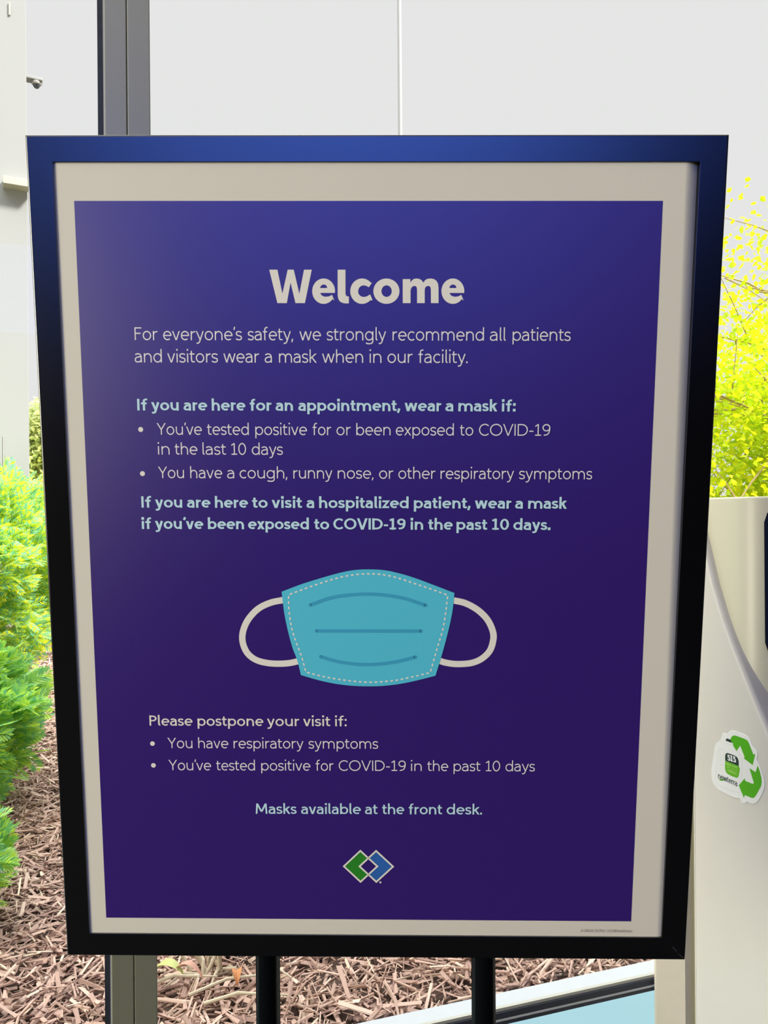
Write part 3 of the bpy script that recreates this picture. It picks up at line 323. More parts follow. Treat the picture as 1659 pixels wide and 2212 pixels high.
def glyph(ch, w):
    """(strokes, ink width, left kind, right kind); kinds: s straight, r round, d diagonal, o open"""
    h = w / 2; R = .43 + .95 * w; N = .40 + .78 * w; ry = X_ / 2 - h + .008; rx = R / 2 - h; cy = X_ / 2
    if ch in 'abdpqgceo': pass
    if ch == 'o': return [arc(R / 2, cy, rx, ry, 90, 450, 30)], R, 'r', 'r'
    if ch == 'c': return [arc(R / 2, cy, rx, ry, 48, 312, 24)], R * .86, 'r', 'o'
    if ch == 'e': return [[(h * 1.2, cy + .005), (R - h * .7, cy + .005)] , arc(R / 2, cy, rx, ry, -2, 310, 28)], R * .97, 'r', 'r'
    if ch in 'bp':
        return [[(h, ASC if ch == 'b' else X_), (h, 0 if ch == 'b' else DESC)], arc(R / 2, cy, rx, ry, 90, 450, 30)], R, 's', 'r'
    if ch in 'dq':
        return [[(R - h, ASC if ch == 'd' else X_), (R - h, 0 if ch == 'd' else DESC)], arc(R / 2, cy, rx, ry, 90, 450, 30)], R, 'r', 's'
    if ch == 'g':
        return [[(R - h, X_)] + bez((R - h, -.03), (R - h, -.14), (R * .78, DESC + h - .01), (R * .46, DESC + h - .01), (R * .3, DESC + h - .01), (R * .18, DESC + h + .01), (R * .12, DESC + h + .04)),
                arc(R / 2, cy, rx, ry, 90, 450, 30)], R, 'r', 's'
    if ch == 'a':
        A = .375 + .62 * w
        top = bez((h + .01, X_ - h - .05), (.10, X_ - h + .0), (A * .4, X_ - h + .008), (A * .48, X_ - h + .008), (A * .8, X_ - h + .008), (A - h, X_ - .13), (A - h, X_ - .2)) + [(A - h, 0)]
        bowl = bez((A - h, .295 + h * .3), (A * .7, .30 + h * .3), (h, .31 + h * .2), (h, .145), (h, h * 1.0 - .01 + .02), (A * .30, h - .008), (A * .42, h - .008), (A * .68, h - .008), (A - h, .08), (A - h, .16))
        return [top, bowl], A, 'o', 's'
    if ch in 'nhmur':
        ax = (N - w) / 2; ay = X_ * .40
        if ch in 'nh':
            return [[(h, X_ if ch == 'n' else ASC), (h, 0)], arc(h + ax, X_ - h - ay + .008, ax, ay, 180, 0, 18) + [(N - h, 0)]], N, 's', 's'
        if ch == 'u':
            return [[(N - h, X_), (N - h, 0)], [(h, X_)] + arc(h + ax, h + ay - .008, ax, ay, 180, 360, 18)], N, 's', 's'
        if ch == 'm':
            a2 = .165 + .19 * w; m = w + 4 * a2
            return [[(h, X_), (h, 0)], arc(h + a2, X_ - h - ay + .008, a2, ay, 180, 0, 18) + [(h + 2 * a2, 0)],
                    arc(h + 3 * a2, X_ - h - ay + .008, a2, ay, 180, 0, 18) + [(h + 4 * a2, 0)]], m, 's', 's'
        r = .245 + .40 * w
        return [[(h, X_), (h, 0)], bez((h, .26), (h, .40), (h + (r - h) * .4, X_ - h + .006), (r, X_ - h))], r, 's', 'o'
    if ch == 'f':
        f = .26 + .55 * w; s = .085 + h
        return [bez((f, ASC - h - .004), (f - .10, ASC - h + .015), (s, ASC - h - .01), (s, ASC - .20)) + [(s, 0)], [(0, X_ - h), (f - .03, X_ - h)]], f, 'd', 'o'
    if ch == 't':
        t = .265 + .5 * w; s = .075 + h
        return [[(s, X_ + .135)] + bez((s, .20), (s, .03), (s + .05, h - .006), (t, h + .012)), [(0, X_ - h), (t - .01, X_ - h)]], t, 'd', 'o'
    if ch in 'ilI':
        if ch == 'I': return [[(h, 0), (h, CAP)]], w, 's', 's'
        if ch == 'i':
            q = max(w * 1.15, .085)
            return [[(h, 0), (h, X_)], [(h, ASC - q), (h, ASC)]], w, 's', 's'
        return [[(h, ASC)] + bez((h, .15), (h, .05), (h + .02, h), (h + .065 + h * .6, h - .002))], w + .06, 's', 'o'
    if ch == 'k':
        K = .36 + .8 * w
        return [[(h, 0), (h, ASC)], [(w * .8, X_ * .46), (K - h * 1.3, X_)], [(w + .06 + .1 * w, X_ * .60), (K - h * 1.1, 0)]], K, 's', 'd'
    if ch == 's':
        S = .33 + .5 * w; a = X_
        return [bez((S - h * .8, a - .055 - h * .8), (S * .75, a - h + .01), (S * .55, a - h + .01), (S * .48, a - h + .008), (S * .2, a - h + .005), (h + .005, a - .07 - h * .5), (h + .005, a * .735),
                    (h + .005, a * .56), (S * .32, a * .535), (S * .52, a * .50), (S * .78, a * .455), (S - h, a * .42), (S - h, a * .255),
                    (S - h, h + .03), (S * .75, h - .008), (S * .50, h - .008), (S * .3, h - .008), (S * .15, h + .015), (h * .6, h + .06))], S, 'o', 'o'
    if ch == 'v':
        v = .42 + .6 * w; return [[(h * 1.08, X_), (v / 2 - h * .1, 0)], [(v - h * 1.08, X_), (v / 2 + h * .1, 0)]], v, 'd', 'd'
    if ch == 'w':
        v = .68 + .9 * w; return [[(h * 1.08, X_), (v * .27, 0)], [(v * .5, X_), (v * .27, 0)], [(v * .5, X_), (v * .73, 0)], [(v - h * 1.08, X_), (v * .73, 0)]], v, 'd', 'd'
    if ch == 'x':
        v = .40 + .6 * w; return [[(h * 1.2, X_), (v - h * 1.2, 0)], [(v - h * 1.2, X_), (h * 1.2, 0)]], v, 'd', 'd'
    if ch == 'y':
        v = .42 + .6 * w
        return [[(h, X_), (v * .52, h * .2 + .01)], [(v - h, X_)] + bez((v * .48, -.04), (v * .40, -.15), (v * .28, DESC + h - .01), (.02, DESC + h + .005))], v, 'd', 'd'
    if ch == 'z':
        v = .36 + .5 * w; return [[(.0, X_ - h), (v - h, X_ - h), (h, h), (v, h)]], v, 'o', 'o'
    if ch == 'F': return [[(h, 0), (h, CAP)], [(h, CAP - h), (.37 + .5 * w, CAP - h)], [(h, .37), (.32 + .5 * w, .37)]], .37 + .5 * w, 's', 'o'
    if ch in 'PR':
        p = .40 + .7 * w
        g = [[(h, 0), (h, CAP)], [(h, CAP - h), (p * .5, CAP - h)] + arc(p * .5, .495 + h * .0, p * .5 - h, CAP - .495 - h, 90, -90, 14) + [(h, .495 * 2 - CAP + h)]]
        if ch == 'R': g.append([(p * .5, .30), (p - h * .8, 0)])
        return g, p, 's', 'r'
    if ch == 'Y':
        v = .53 + .7 * w; return [[(h, CAP), (v / 2, .31)], [(v - h, CAP), (v / 2, .31)], [(v / 2, .33), (v / 2, 0)]], v, 'd', 'd'
    if ch in 'CG':
        c = .70 + .5 * w
        g = [arc(c / 2, CAP / 2, c / 2 - h, CAP / 2 - h + .01, 45, 315 if ch == 'C' else 335, 30)]
        if ch == 'G': g.append([(c * .55, .33), (c * .93 - h * .5, .33), (c * .93 - h * .5, .08)])
        return g, c * .86 if ch == 'C' else c * .93, 'r', 'o'
    if ch in 'O0©':
        c = {'O': .74 + .5 * w, '0': .46 + .7 * w, '©': .74}[ch]
        g = [arc(c / 2, CAP / 2, c / 2 - h, CAP / 2 - h + .01, 90, 450, 36)]
        if ch == '©': g.append(arc(c / 2, CAP / 2, .17, .17, 50, 310, 16))
        return g, c, 'r', 'r'
    if ch == 'V':
        v = .60 + .7 * w; return [[(h * 1.08, CAP), (v / 2 - h * .1, 0)], [(v - h * 1.08, CAP), (v / 2 + h * .1, 0)]], v, 'd', 'd'
    if ch == 'D':
        d = .60 + .6 * w
        return [[(h, 0), (h, CAP)], [(h, CAP - h), (d * .40, CAP - h)] + arc(d * .40, CAP / 2, d * .60 - h, CAP / 2 - h, 90, -90, 20) + [(h, h)]], d, 's', 'r'
    if ch == 'M':
        m = .68 + .9 * w; return [[(h, 0), (.05 + h, CAP)], [(m - .05 - h, CAP), (m - h, 0)], [(.05 + h, CAP), (m / 2, .14)], [(m - .05 - h, CAP), (m / 2, .14)]], m, 's', 's'
    if ch == 'N': return [[(h, 0), (h, CAP)], [(h, CAP - h * .5), (.52 + w * .5, h * .5)], [(.52 + w * .5, 0), (.52 + w * .5, CAP)]], .52 + w, 's', 's'
    if ch == 'H': return [[(h, 0), (h, CAP)], [(.52 + h, 0), (.52 + h, CAP)], [(h, .36), (.52 + h, .36)]], .52 + w, 's', 's'
    if ch == 'L': return [[(h, CAP), (h, h), (.37 + .4 * w, h)]], .37 + .4 * w, 's', 'o'
    if ch == 'T': return [[(0, CAP - h), (.50 + w * .6, CAP - h)], [(.25 + w * .3, CAP), (.25 + w * .3, 0)]], .50 + w * .6, 'd', 'd'
    if ch == 'E': return [[(h, 0), (h, CAP)], [(h, CAP - h), (.4 + w * .4, CAP - h)], [(h, .36), (.36 + w * .4, .36)], [(h, h), (.4 + w * .4, h)]], .4 + w * .4, 's', 'o'
    if ch == 'K': return [[(h, 0), (h, CAP)], [(w, .30), (.45 + .4 * w, CAP)], [(.17 + .3 * w, .42), (.46 + .5 * w, 0)]], .46 + .7 * w, 's', 'd'
    if ch == 'A': return [[(h, 0), (.31 + .3 * w, CAP)], [(.62 + .1 * w, 0), (.31 + .3 * w, CAP)], [(.13, .21), (.5, .21)]], .62 + .6 * w, 'd', 'd'
    if ch == 'U': return [[(h, CAP)] + arc(.27 + h, .25, .27, .25 - h, 180, 360, 18) + [(.54 + h, CAP)]], .54 + w, 's', 's'
    if ch == 'J': return [[(.28, CAP)] + bez((.28, .2), (.28, .05), (.2, h), (.02, h + .02))], .28 + h, 'o', 's'
    if ch == 'S':
        return [[(x * 1.28, y * CAP / X_) for x, y in glyph('s', w * .8)[0][0]]], glyph('s', w * .8)[1] * 1.28, 'o', 'o'
    if ch == '1':
        s = .20 + w * .3; return [[(s, 0), (s, CAP)], [(s, CAP - h * .6), (.03, CAP - .15 + h * .3)], [(.03, h), (.37 + w * .6, h)]], .38 + w * .7, 'o', 'o'
    if ch == '9':
        n = .44 + .75 * w; r9 = .21
        return [arc(n / 2, CAP - r9 - .008, n / 2 - h, r9 - h + .01, 0, 360, 30), [(n - h, CAP - r9)] + bez((n - h, CAP - r9), (n - h, .2), (n * .78, h - .005), (n * .18, h + .004))], n, 'r', 'r'
    if ch == '5':
        n = .42 + .7 * w
        return [[(n - .06, CAP - h), (.06 + h, CAP - h), (.04 + h, .40)] + bez((.05 + h, .41), (.2, .48), (n - h, .42), (n - h, .22), (n - h, .02), (n * .4, h - .03), (.02, h + .04))], n, 'o', 'r'
    if ch == '2':
        return [bez((.04, CAP - .10), (.14, CAP + .02), (.42, CAP), (.40, .48), (.38, .34), (.2, .22), (.05, h)) + [(.44, h)]], .46, 'o', 'o'
    if ch == '4': return [[(.36, 0), (.36, CAP), (.03, .2), (.48, .2)]], .5, 'o', 'o'
    if ch in '()':
        g = bez((.16, ASC), (.0, .5), (.0, .05), (.16, -.16)); return [g if ch == '(' else [(.2 - x, y) for x, y in g]], .2, 'o', 'o'
    if ch == '-': return [[(.03, .27), (.27 + .3 * w, .27)]], .30 + .3 * w, 'o', 'o'
    q = max(w * 1.15, .085)
    if ch == '.': return [[(q / 2, 0), (q / 2, q)]], q, 'o', 'o'
    if ch == ':': return [[(q / 2, 0), (q / 2, q)], [(q / 2, X_ - q), (q / 2, X_)]], q, 'o', 'o'
    if ch == ',': return [[(q * .75, q), (q * .2, -.10)]], q, 'o', 'o'
    if ch == '’': return [[(q * .95, ASC), (q * .45, ASC - .17)]], q, 'o', 'o'
    raise KeyError(ch)

BEAR = dict(s=(.078, -.18), r=(.046, -.12), d=(.014, 0), o=(.03, -.06))
def word_strokes(text, w):
    x = 0; out = []; first = True
    for ch in text:
        if ch == ' ': x += .26; continue
        g, wd_, l, r = glyph(ch, w)
        if not first: x += BEAR[l][0] + BEAR[l][1] * w
        first = False
        sw = w * 1.12 if ch in '.:i' and False else w
        for k, s in enumerate(g): out.append(([(px + x, py) for px, py in s], ch, k))
        end = x + wd_
        x = end + BEAR[r][0] + BEAR[r][1] * w
    return out, end

def stroke(mb, pts, w, z=0.0, caps=False, thin=0.0):
    """flat ribbon of width w along pts (2D) at height z; thin slims the level runs"""
    P = [Vector((p[0], p[1])) for p in pts]
    Q = [P[0]]
    for p in P[1:]:
        if (p - Q[-1]).length > 1e-7: Q.append(p)
    P = Q; n = len(P)
    if n < 2: return
    closed = n > 3 and (P[0] - P[-1]).length < 1e-6
    L = []; Rr = []
    for i in range(n):
        if closed: a, b = P[(i - 1) % (n - 1)], P[(i + 1) % (n - 1)]; d1 = (P[i] - a).normalized(); d2 = (b - P[i]).normalized()
        else:
            d1 = (P[i] - P[i - 1]).normalized() if i else (P[1] - P[0]).normalized()
            d2 = (P[i + 1] - P[i]).normalized() if i < n - 1 else d1
        n1 = Vector((-d1.y, d1.x)); n2 = Vector((-d2.y, d2.x)); m = n1 + n2
        m = m.normalized() if m.length > 1e-6 else n1
        tx_ = abs((d1 + d2).normalized().x) if (d1 + d2).length > 1e-6 else 0.0
        k = (w / 2) * (1 - thin * tx_ * tx_) / max(m.dot(n1), 0.5)
        L.append(P[i] + m * k); Rr.append(P[i] - m * k)
    V = [(p.x, p.y, z) for p in L] + [(p.x, p.y, z) for p in Rr]
    F = [(i, n + i, n + i + 1, i + 1) for i in range(n - 1)]
    mb.add(V, F)
    if caps:
        for c in (P[0], P[-1]):
            disc(mb, c.x, c.y, w / 2, z)

def slanted(mb, a, b, w, z=0.0):
    """slanting stroke cut level at both ends"""
    L = math.hypot(b[0] - a[0], b[1] - a[1]); hw = (w / 2) * L / abs(b[1] - a[1])
    mb.add([(a[0] - hw, a[1], z), (a[0] + hw, a[1], z), (b[0] + hw, b[1], z), (b[0] - hw, b[1], z)], [(0, 1, 2, 3)])

def disc(mb, x, y, r, z=0.0, n=20):
    mb.add([(x + r * cos(2 * pi * k / n), y + r * sin(2 * pi * k / n), z) for k in range(n)], [tuple(range(n))])

def poly_fill(mb, loops, z=0.0):
    """polygon with holes"""
    ls = [[Vector((p[0], p[1], 0)) for p in l] for l in loops]
    tris = tessellate_polygon(ls); flat = [p for l in ls for p in l]
    mb.add([(p.x, p.y, z) for p in flat], tris)

def text_words(mb, words, em, w, fn=None, z=0.0):
    """words: (text, x0, y0, x1, y1) in millimetres along the baseline; ink fits between the ends"""
    for t, x0, y0, x1, y1 in words:
        st, tot = word_strokes(t, w)
        L = math.hypot(x1 - x0, y1 - y0); k = L / (tot * em); ux, uy = (x1 - x0) / L, (y1 - y0) / L
        for s, ch, i in st:
            pts = []
            for px, py in s:
                a = px * em * k; b = py * em
                pts.append(((x0 + ux * a - uy * b) / 1000, (y0 + uy * a + ux * b) / 1000))
            sw = w * em / 1000
            if ch in '.:' or (ch == 'i' and i == 1): sw = max(w * 1.15, .085) * em / 1000
            z += 4e-6                                     # overlapping strokes never lie in exactly one plane
            if len(pts) == 2 and ch in 'vwxykYVMNAKR' and s[0][0] != s[1][0] and s[0][1] != s[1][1]: slanted(mb, pts[0], pts[1], sw, z)
            else: stroke(mb, pts, sw, z, thin=0.0 if w < .09 else 1.8 * w)

# ------------------------------------------------------------------ the room and its window wall
S0, S1, M1 = -6.0, 3.6, 6.5           # extents along the glass, and depth of the room
def rbox(name, m, s0, s1, m0, m1, z0, z1, parent=None, bevel=0.0):
    return box(name, m, pw, (s0, m0, z0), (s1, m1, z1), parent, bevel)
def struct(o): o['kind'] = 'structure'; return o
struct(rbox('floor', M['floor'], S0, S1, -0.02, M1, -0.12, 0.0))
struct(rbox('ceiling', M['ceiling'], S0 - .2, S1 + .2, -0.30, M1 + 2.9, ROOM_H, ROOM_H + 0.25))  # rear overhang added to keep the sun out of the high back window
wl_ = empty('wall_left', pw(S0, 3.2, 0)); struct(wl_)
for nm, a, b, z0, z1 in (('lower_wall', -0.02, M1, -0.12, 0.45), ('upper_wall', -0.02, M1, 3.75, ROOM_H), ('side_wall', -0.02, 0.45, 0.45, 3.75), ('side_wall', 3.05, M1, 0.45, 3.75)):
    box(nm, M['wall'], pw, (S0 - 0.2, a, z0), (S0, b, z1), wl_, off=wl_.location)
w3 = empty('added_window_3', pw(S0 - .1, 1.75, 0.45)); struct(w3)  # unseen window added to house the side fill light
for a, b, z0, z1 in ((.45, 3.05, .45, .51), (.45, 3.05, 3.69, 3.75), (.45, .51, .51, 3.69), (1.72, 1.78, .51, 3.69), (2.99, 3.05, .51, 3.69)):
    box('window_frame', M['alu'], pw, (S0 - .10, a, z0), (S0 - .02, b, z1), w3, off=w3.location)
struct(rbox('wall_right', M['wall'], S1, S1 + 0.2, -0.02, M1, -0.12, ROOM_H))
struct(rbox('wall_front', M['wall'], S0, S1, -0.20, 0.03, 3.25, ROOM_H))
# rear wall with an added high window for the frame's blue sheen
wb = empty('wall_back', pw(-2, M1, 0)); struct(wb)
for nm, a, b, z0, z1 in (('lower_wall', S0, S1, -0.12, 2.75), ('upper_wall', S0, S1, 4.35, ROOM_H), ('side_wall', S0, -4.4, 2.75, 4.35), ('side_wall', 0.4, S1, 2.75, 4.35)):
    box(nm, M['stone'], pw, (a, M1, z0), (b, M1 + 0.2, z1), wb, off=wb.location)
w2 = empty('added_window_2', pw(-2, M1 + .1, 2.75)); struct(w2)
for a, b, z0, z1 in ((-4.4, .4, 2.75, 2.81), (-4.4, .4, 4.29, 4.35), (-4.4, -4.34, 2.81, 4.29), (-2.03, -1.97, 2.81, 4.29), (.34, .4, 2.81, 4.29)):
    box('window_frame', M['alu'], pw, (a, M1 + .02, z0), (b, M1 + .10, z1), w2, off=w2.location)
box('glass_pane', M['blue_glass'], pw, (-4.34, M1 + .05, 2.81), (.34, M1 + .056, 4.29), w2, off=w2.location)['label'] = 'blue tinted pane of the added rear window'  # tint added so the sky reflected in the frame stays blue
# lamp housings
for s_, m_ in CEIL_LAMPS:
    o = box('ceiling_light', M['white_paint'], pw, (s_ - .65, m_ - .65, ROOM_H - .05), (s_ + .65, m_ + .65, ROOM_H))
    T(o, 'square white ceiling light panel set in the lobby ceiling', 'ceiling light', 'ceiling lights of the lobby')

win = empty('window_1', pw(0.4, 0, 0)); struct(win)
WO = win.location
GL = 0.0; INN = 0.045
TOP = 3.25
ZS = 0.560       # height of the lower edge of the clear glass
def wbox(name, m, s0, s1, m0, m1, z0, z1, bevel=0.0, parent=win):
    return box(name, m, pw, (s0, m0, z0), (s1, m1, z1), parent, bevel, off=WO)
mull = []
for k, s_ in enumerate((-0.0447, 1.4553, 2.9553, -1.5447, -3.0447, -4.5447)):
    m = 'alu'
    mu = wbox('mullion', M[m], s_, s_ + 0.0295, -0.03, INN, 0.0, TOP, 0.0012)
    wbox('mullion', M[m], s_ + 0.0305, s_ + 0.061, -0.03, INN, 0.0, TOP, 0.0012)
    wbox('glazing_bead', M['sill'], s_ - 0.0028, s_ - 0.0002, 0.0, 0.012, 0.0, TOP)
    wbox('gasket', M['gasket'], s_ - 0.0105, s_ - 0.003, -0.012, 0.010, 0.0, TOP)
wbox('head_rail', M['alu'], S0, S1, -0.03, 0.03, TOP - 0.06, TOP)
wbox('sill_strip', M['sill'], S0, S1, -0.038, -0.006, ZS - 0.012, ZS + 0.001)
wbox('sill_lip', M['beige'], S0, S1, -0.0058, 0.0005, ZS - 0.004, ZS + 0.0012)
wbox('gasket', M['gasket'], S0, S1, -0.004, 0.004, ZS - 0.0145, ZS - 0.0042)
wbox('sill_lip', M['sill'], S0, S1, -0.004, 0.006, ZS - 0.0172, ZS - 0.0147)
wbox('gasket', M['gasket'], S0, S1, -0.004, 0.005, ZS - 0.0245, ZS - 0.0174)
wbox('bottom_rail', M['alu'], S0, S1, -0.03, 0.03, 0.0, 0.335)
edges = [S0, -4.5447, -3.0447, -1.5447, -0.0447, 1.4553, 2.9553, S1]
for a, b in zip(edges[:-1], edges[1:]):
    a2 = a + (0.062 if a > S0 else 0); b2 = b - 0.011
    wbox('lower_pane', M['blue_clear'], a2, b2, -0.004, 0.003, 0.337, ZS - 0.025)
    wbox('glass_pane', M['glass'], a2, b2, -0.003, 0.003, ZS + 0.0015, TOP - 0.062)

# ------------------------------------------------------------------ the framed sign on its two-pole stand
RX = [[0.999909, -0.010027, 0.009011], [0.011042, 0.99262, -0.120764], [-0.007733, 0.120853, 0.99264]]
RT = [-0.008176, 0.055629, 0.699954]
def conv(v): return Vector((v[0], v[2], -v[1]))
ex = conv([RX[0][0], RX[1][0], RX[2][0]]); ey = -conv([RX[0][1], RX[1][1], RX[2][1]]); en = -conv([RX[0][2], RX[1][2], RX[2][2]])
so = conv(RT) + Vector((0, 0, CAMZ))
stand = empty('sign_stand', (-0.012, 0.768, 0.0))
T(stand, 'black framed purple welcome poster asking for masks, on a two-pole floor stand', 'sign')
SB = Matrix(((ex.x, ey.x, en.x, so.x - stand.location.x), (ex.y, ey.y, en.y, so.y - stand.location.y), (ex.z, ey.z, en.z, so.z - stand.location.z), (0, 0, 0, 1)))
HW, HH = 0.300, 0.37988
IX0, IX1, IY0, IY1 = -0.27713,0.27632,-0.35649,0.35742
TH = 0.027
def rail(quad):
    """mitred frame rail: quad of front corners (outer, outer, inner, inner), with an eased outer edge and a sloped inner lip"""
    bm = bmesh.new()
    f = [bm.verts.new((x, y, 0)) for x, y in quad]; b = [bm.verts.new((x, y, -TH)) for x, y in quad]
    bm.faces.new(f); bm.faces.new(b[::-1])
    for i in range(4): bm.faces.new((f[i], b[i], b[(i + 1) % 4], f[(i + 1) % 4]))
    bmesh.ops.recalc_face_normals(bm, faces=bm.faces)
    bm.edges.ensure_lookup_table()
    es = [e for e in bm.edges if set(e.verts) == {f[0], f[1]}]
    bmesh.ops.bevel(bm, geom=es, offset=0.0016, segments=4, affect='EDGES', profile=0.5)
    es = [e for e in bm.edges if set(e.verts) == {f[2], f[3]}]
    if es: bmesh.ops.bevel(bm, geom=es, offset=0.0005, segments=2, affect='EDGES', profile=0.5)
    return bm
O = [(-HW, HH), (HW, HH), (HW, -HH), (-HW, -HH)]; I = [(IX0, IY1), (IX1, IY1), (IX1, IY0), (IX0, IY0)]
for k in range(4):
    bmobj('frame_rail', rail([O[k], O[(k + 1) % 4], I[(k + 1) % 4], I[k]]), M['frame'], stand, basis=SB)
mb = MB(); g_ = TH - .002
mb.add([(-HW + .004, HH - .004, -g_), (HW - .004, HH - .004, -g_), (HW - .004, -HH + .004, -g_), (-HW + .004, -HH + .004, -g_),
        (-HW + .004, HH - .004, -.007), (HW - .004, HH - .004, -.007), (HW - .004, -HH + .004, -.007), (-HW + .004, -HH + .004, -.007)],
       [(0, 1, 2, 3), (7, 6, 5, 4), (0, 4, 5, 1), (1, 5, 6, 2), (2, 6, 7, 3), (3, 7, 4, 0)])
mb.build('backing_board', M['frame'], stand, basis=SB)
mb = MB()
for s in (((286.95,-365.94),(288.12,-366.81),(289.51,-368.73),(291.04,-370.47)),((292.8,-373.44),(294.11,-373.78),(295.64,-375.17),(297.35,-377.09))): stroke(mb, [(x / 1000, y / 1000) for x, y in s], 0.0004, 0.0003)
T(mb.build('scratch', M['scratch'], stand, basis=SB), 'thin pale scratch on the lower right corner')

# the paper sheet; its right edge curls back under the frame, more so near the top
REC = -0.0014
PY0, PY1 = IY0 - .004, IY1 + .004
bm = bmesh.new(); NXs, NYs = 60, 24; grid = []
xs = list(np.linspace(IX0 - .004, IX1 - .016, 12)) + list(np.linspace(IX1 - .0155, IX1 + .003, 26))
for j in range(NYs + 1):
    y = PY0 + (PY1 - PY0) * j / NYs; row = []
    cw = 0.004 + 0.0075 * (j / NYs)                 # width of the curl
    for x in xs:
        d = max(0.0, x - (IX1 - cw)) / 0.012
        row.append(bm.verts.new((x, y, REC - min(0.0045 * d ** 1.6, 0.008))))
    grid.append(row)
for j in range(NYs):
    for i in range(len(xs) - 1):
        bm.faces.new((grid[j][i], grid[j][i + 1], grid[j + 1][i + 1], grid[j + 1][i]))
poster = bmobj('poster', bm, M['paper'], stand, True, SB)
def ink(name, mb, m, lab=None):
    o = mb.build(name, m, poster)
    if lab: o['label'] = lab
    return o
Z1, Z2, Z3 = REC + .00015, REC + .0003, REC + .00045
mb = MB(); px0, px1, py0, py1 = -0.26068,0.24650,-0.34065,0.32589
mb.add([(px0, py0, Z1), (px1, py0, Z1), (px1, py1, Z1), (px0, py1, Z1)], [(0, 1, 2, 3)])
ink('purple_panel', mb, M['purple'], 'purple printed field')
WEIGHT = dict(L=0.066, M=0.108, B=0.142)
INKS = dict(paragraph='ink_light', subheading='ink_blue', bullet_text='ink_light', notice='ink_white', notice_text='ink_light', closing_line='ink_blue', small_print='grey_ink')
mb = MB()
for loops in WEL: poly_fill(mb, [[(x / 1000, y / 1000) for x, y in l] for l in loops], Z2)
ink('heading', mb, M['ink_white'], 'large bold cream heading')
for nm, wt, em, words in TXT:
    mb = MB(); text_words(mb, words, em, WEIGHT[wt], z=Z2)
    ink(nm, mb, M[INKS[nm]], 'pale blue bold lettering' if nm in ('subheading', 'closing_line') else None)
for (x, y), i in BUL:
    mb = MB(); disc(mb, x / 1000, y / 1000, INFO['bul'] / 1000, Z2)
    ink('bullet', mb, M['ink_white'])
sc = lambda pts: [(x / 1000, y / 1000) for x, y in pts]
for l in LOOP:
    mb = MB(); stroke(mb, sc(l), INFO['loop_w'] / 1000, Z2); ink('mask_ear_loop', mb, M['ink_white'], 'cream ear loop of the drawn mask')
mb = MB(); poly_fill(mb, [sc(MASK)], Z3); ink('mask_body', mb, M['teal'], 'teal body of the drawn mask')
mb = MB()
for d in DASH: stroke(mb, sc(d), INFO['dash_w'] / 1000, Z3 + .00015)
ink('mask_stitching', mb, M['ink_white'], 'cream dashed stitching of the drawn mask')
for l in WR:
    mb = MB(); stroke(mb, sc(l), INFO['mask_w'] / 1000, Z3 + .00015, caps=True); ink('mask_pleat', mb, M['teal_dark'], 'darker teal pleat line of the drawn mask')
LDm, RDm, GAP = sc(LOGO['left']), sc(LOGO['right']), sc(LOGO['gap'])
mb = MB(); poly_fill(mb, [[LDm[0], LDm[1], GAP[0], GAP[3], GAP[2], LDm[3]]], Z2); ink('logo_diamond', mb, M['logo_green'], 'green half of the diamond emblem')
mb = MB(); poly_fill(mb, [[RDm[1], RDm[2], RDm[3], GAP[2], GAP[1], GAP[0]]], Z2); ink('logo_diamond', mb, M['logo_blue'], 'blue half of the diamond emblem')
mb = MB()
for q in (LDm, RDm): stroke(mb, q + [q[0]], INFO['logo_w'] / 1000, Z3)
dx, dy = LOGO['dot']; disc(mb, dx / 1000, dy / 1000, .0010, Z3)
ink('logo_outline', mb, M['ink_white'], 'white outline of the diamond emblem')

# poles, collars and foot
bot = lambda x: (SB @ Vector((x, -HH, -TH / 2)))
for px in (-0.1185, 0.0945):
    lx = px - stand.location.x
    q = SB @ Vector((px + .008, -HH, -TH * .52))
    V, F = tube_data([(lx, q.y, 0.012), (lx, q.y, q.z + 0.012)], 0.0119, 28)
    po = obj('pole', V, F, M['pole'], stand, True)
    V, F = tube_data([(lx, q.y, q.z - 0.0025), (lx, q.y, q.z + 0.003)], 0.0124, 28)
    obj('collar', V, F, M['pole'], po, False)
by = (SB @ Vector((0, -HH, -TH / 2))).y
mb_ = [(x, y) for x, y in ((-.26, -.17), (.26, -.17), (.26, .17), (-.26, .17))]
prism('foot_plate', M['pole'], mb_, lambda u, v, d: Vector((u, by + v * .8, d)), 0.0, 0.014, stand, bevel=0.004)

# ------------------------------------------------------------------ white plastic kiosk beside the window
KC = Vector((0.528, 1.33, 0)); KT = Vector((0.375, -0.927, 0)); KW = Vector((0.927, 0.375, 0))
kiosk = empty('plastic_kiosk', KC + KT * .25 + KW * .25)
T(kiosk, 'tall white moulded plastic kiosk with a green recycling sticker, beside the window', 'kiosk')
KO = kiosk.location
kf = lambda t, z, d: KC + KT * t + KW * d + Vector((0, 0, z))      # along the side, height, inwards
KTOP = 1.420
side = [(0.0, 0.0), (0.46, 0.0), (0.46, 0.72), (0.40, 0.765), (0.33, 0.835), (0.27, 0.905), (0.215, 0.975), (0.178, 1.027), (0.1419, 1.0892), (0.1224, 1.126), (0.098, 1.1717), (0.0748, 1.2194), (0.0532, 1.2745), (0.0423, 1.312), (0.028, 1.36), (0.014, KTOP - .004), (0.0, KTOP - .004)]
sp = prism('side_panel', M['plastic'], side, kf, 0.0, 0.05, kiosk, bevel=0.0085, seg=5, off=KO, smooth=False)
for p in sp.data.polygons: p.use_smooth = True
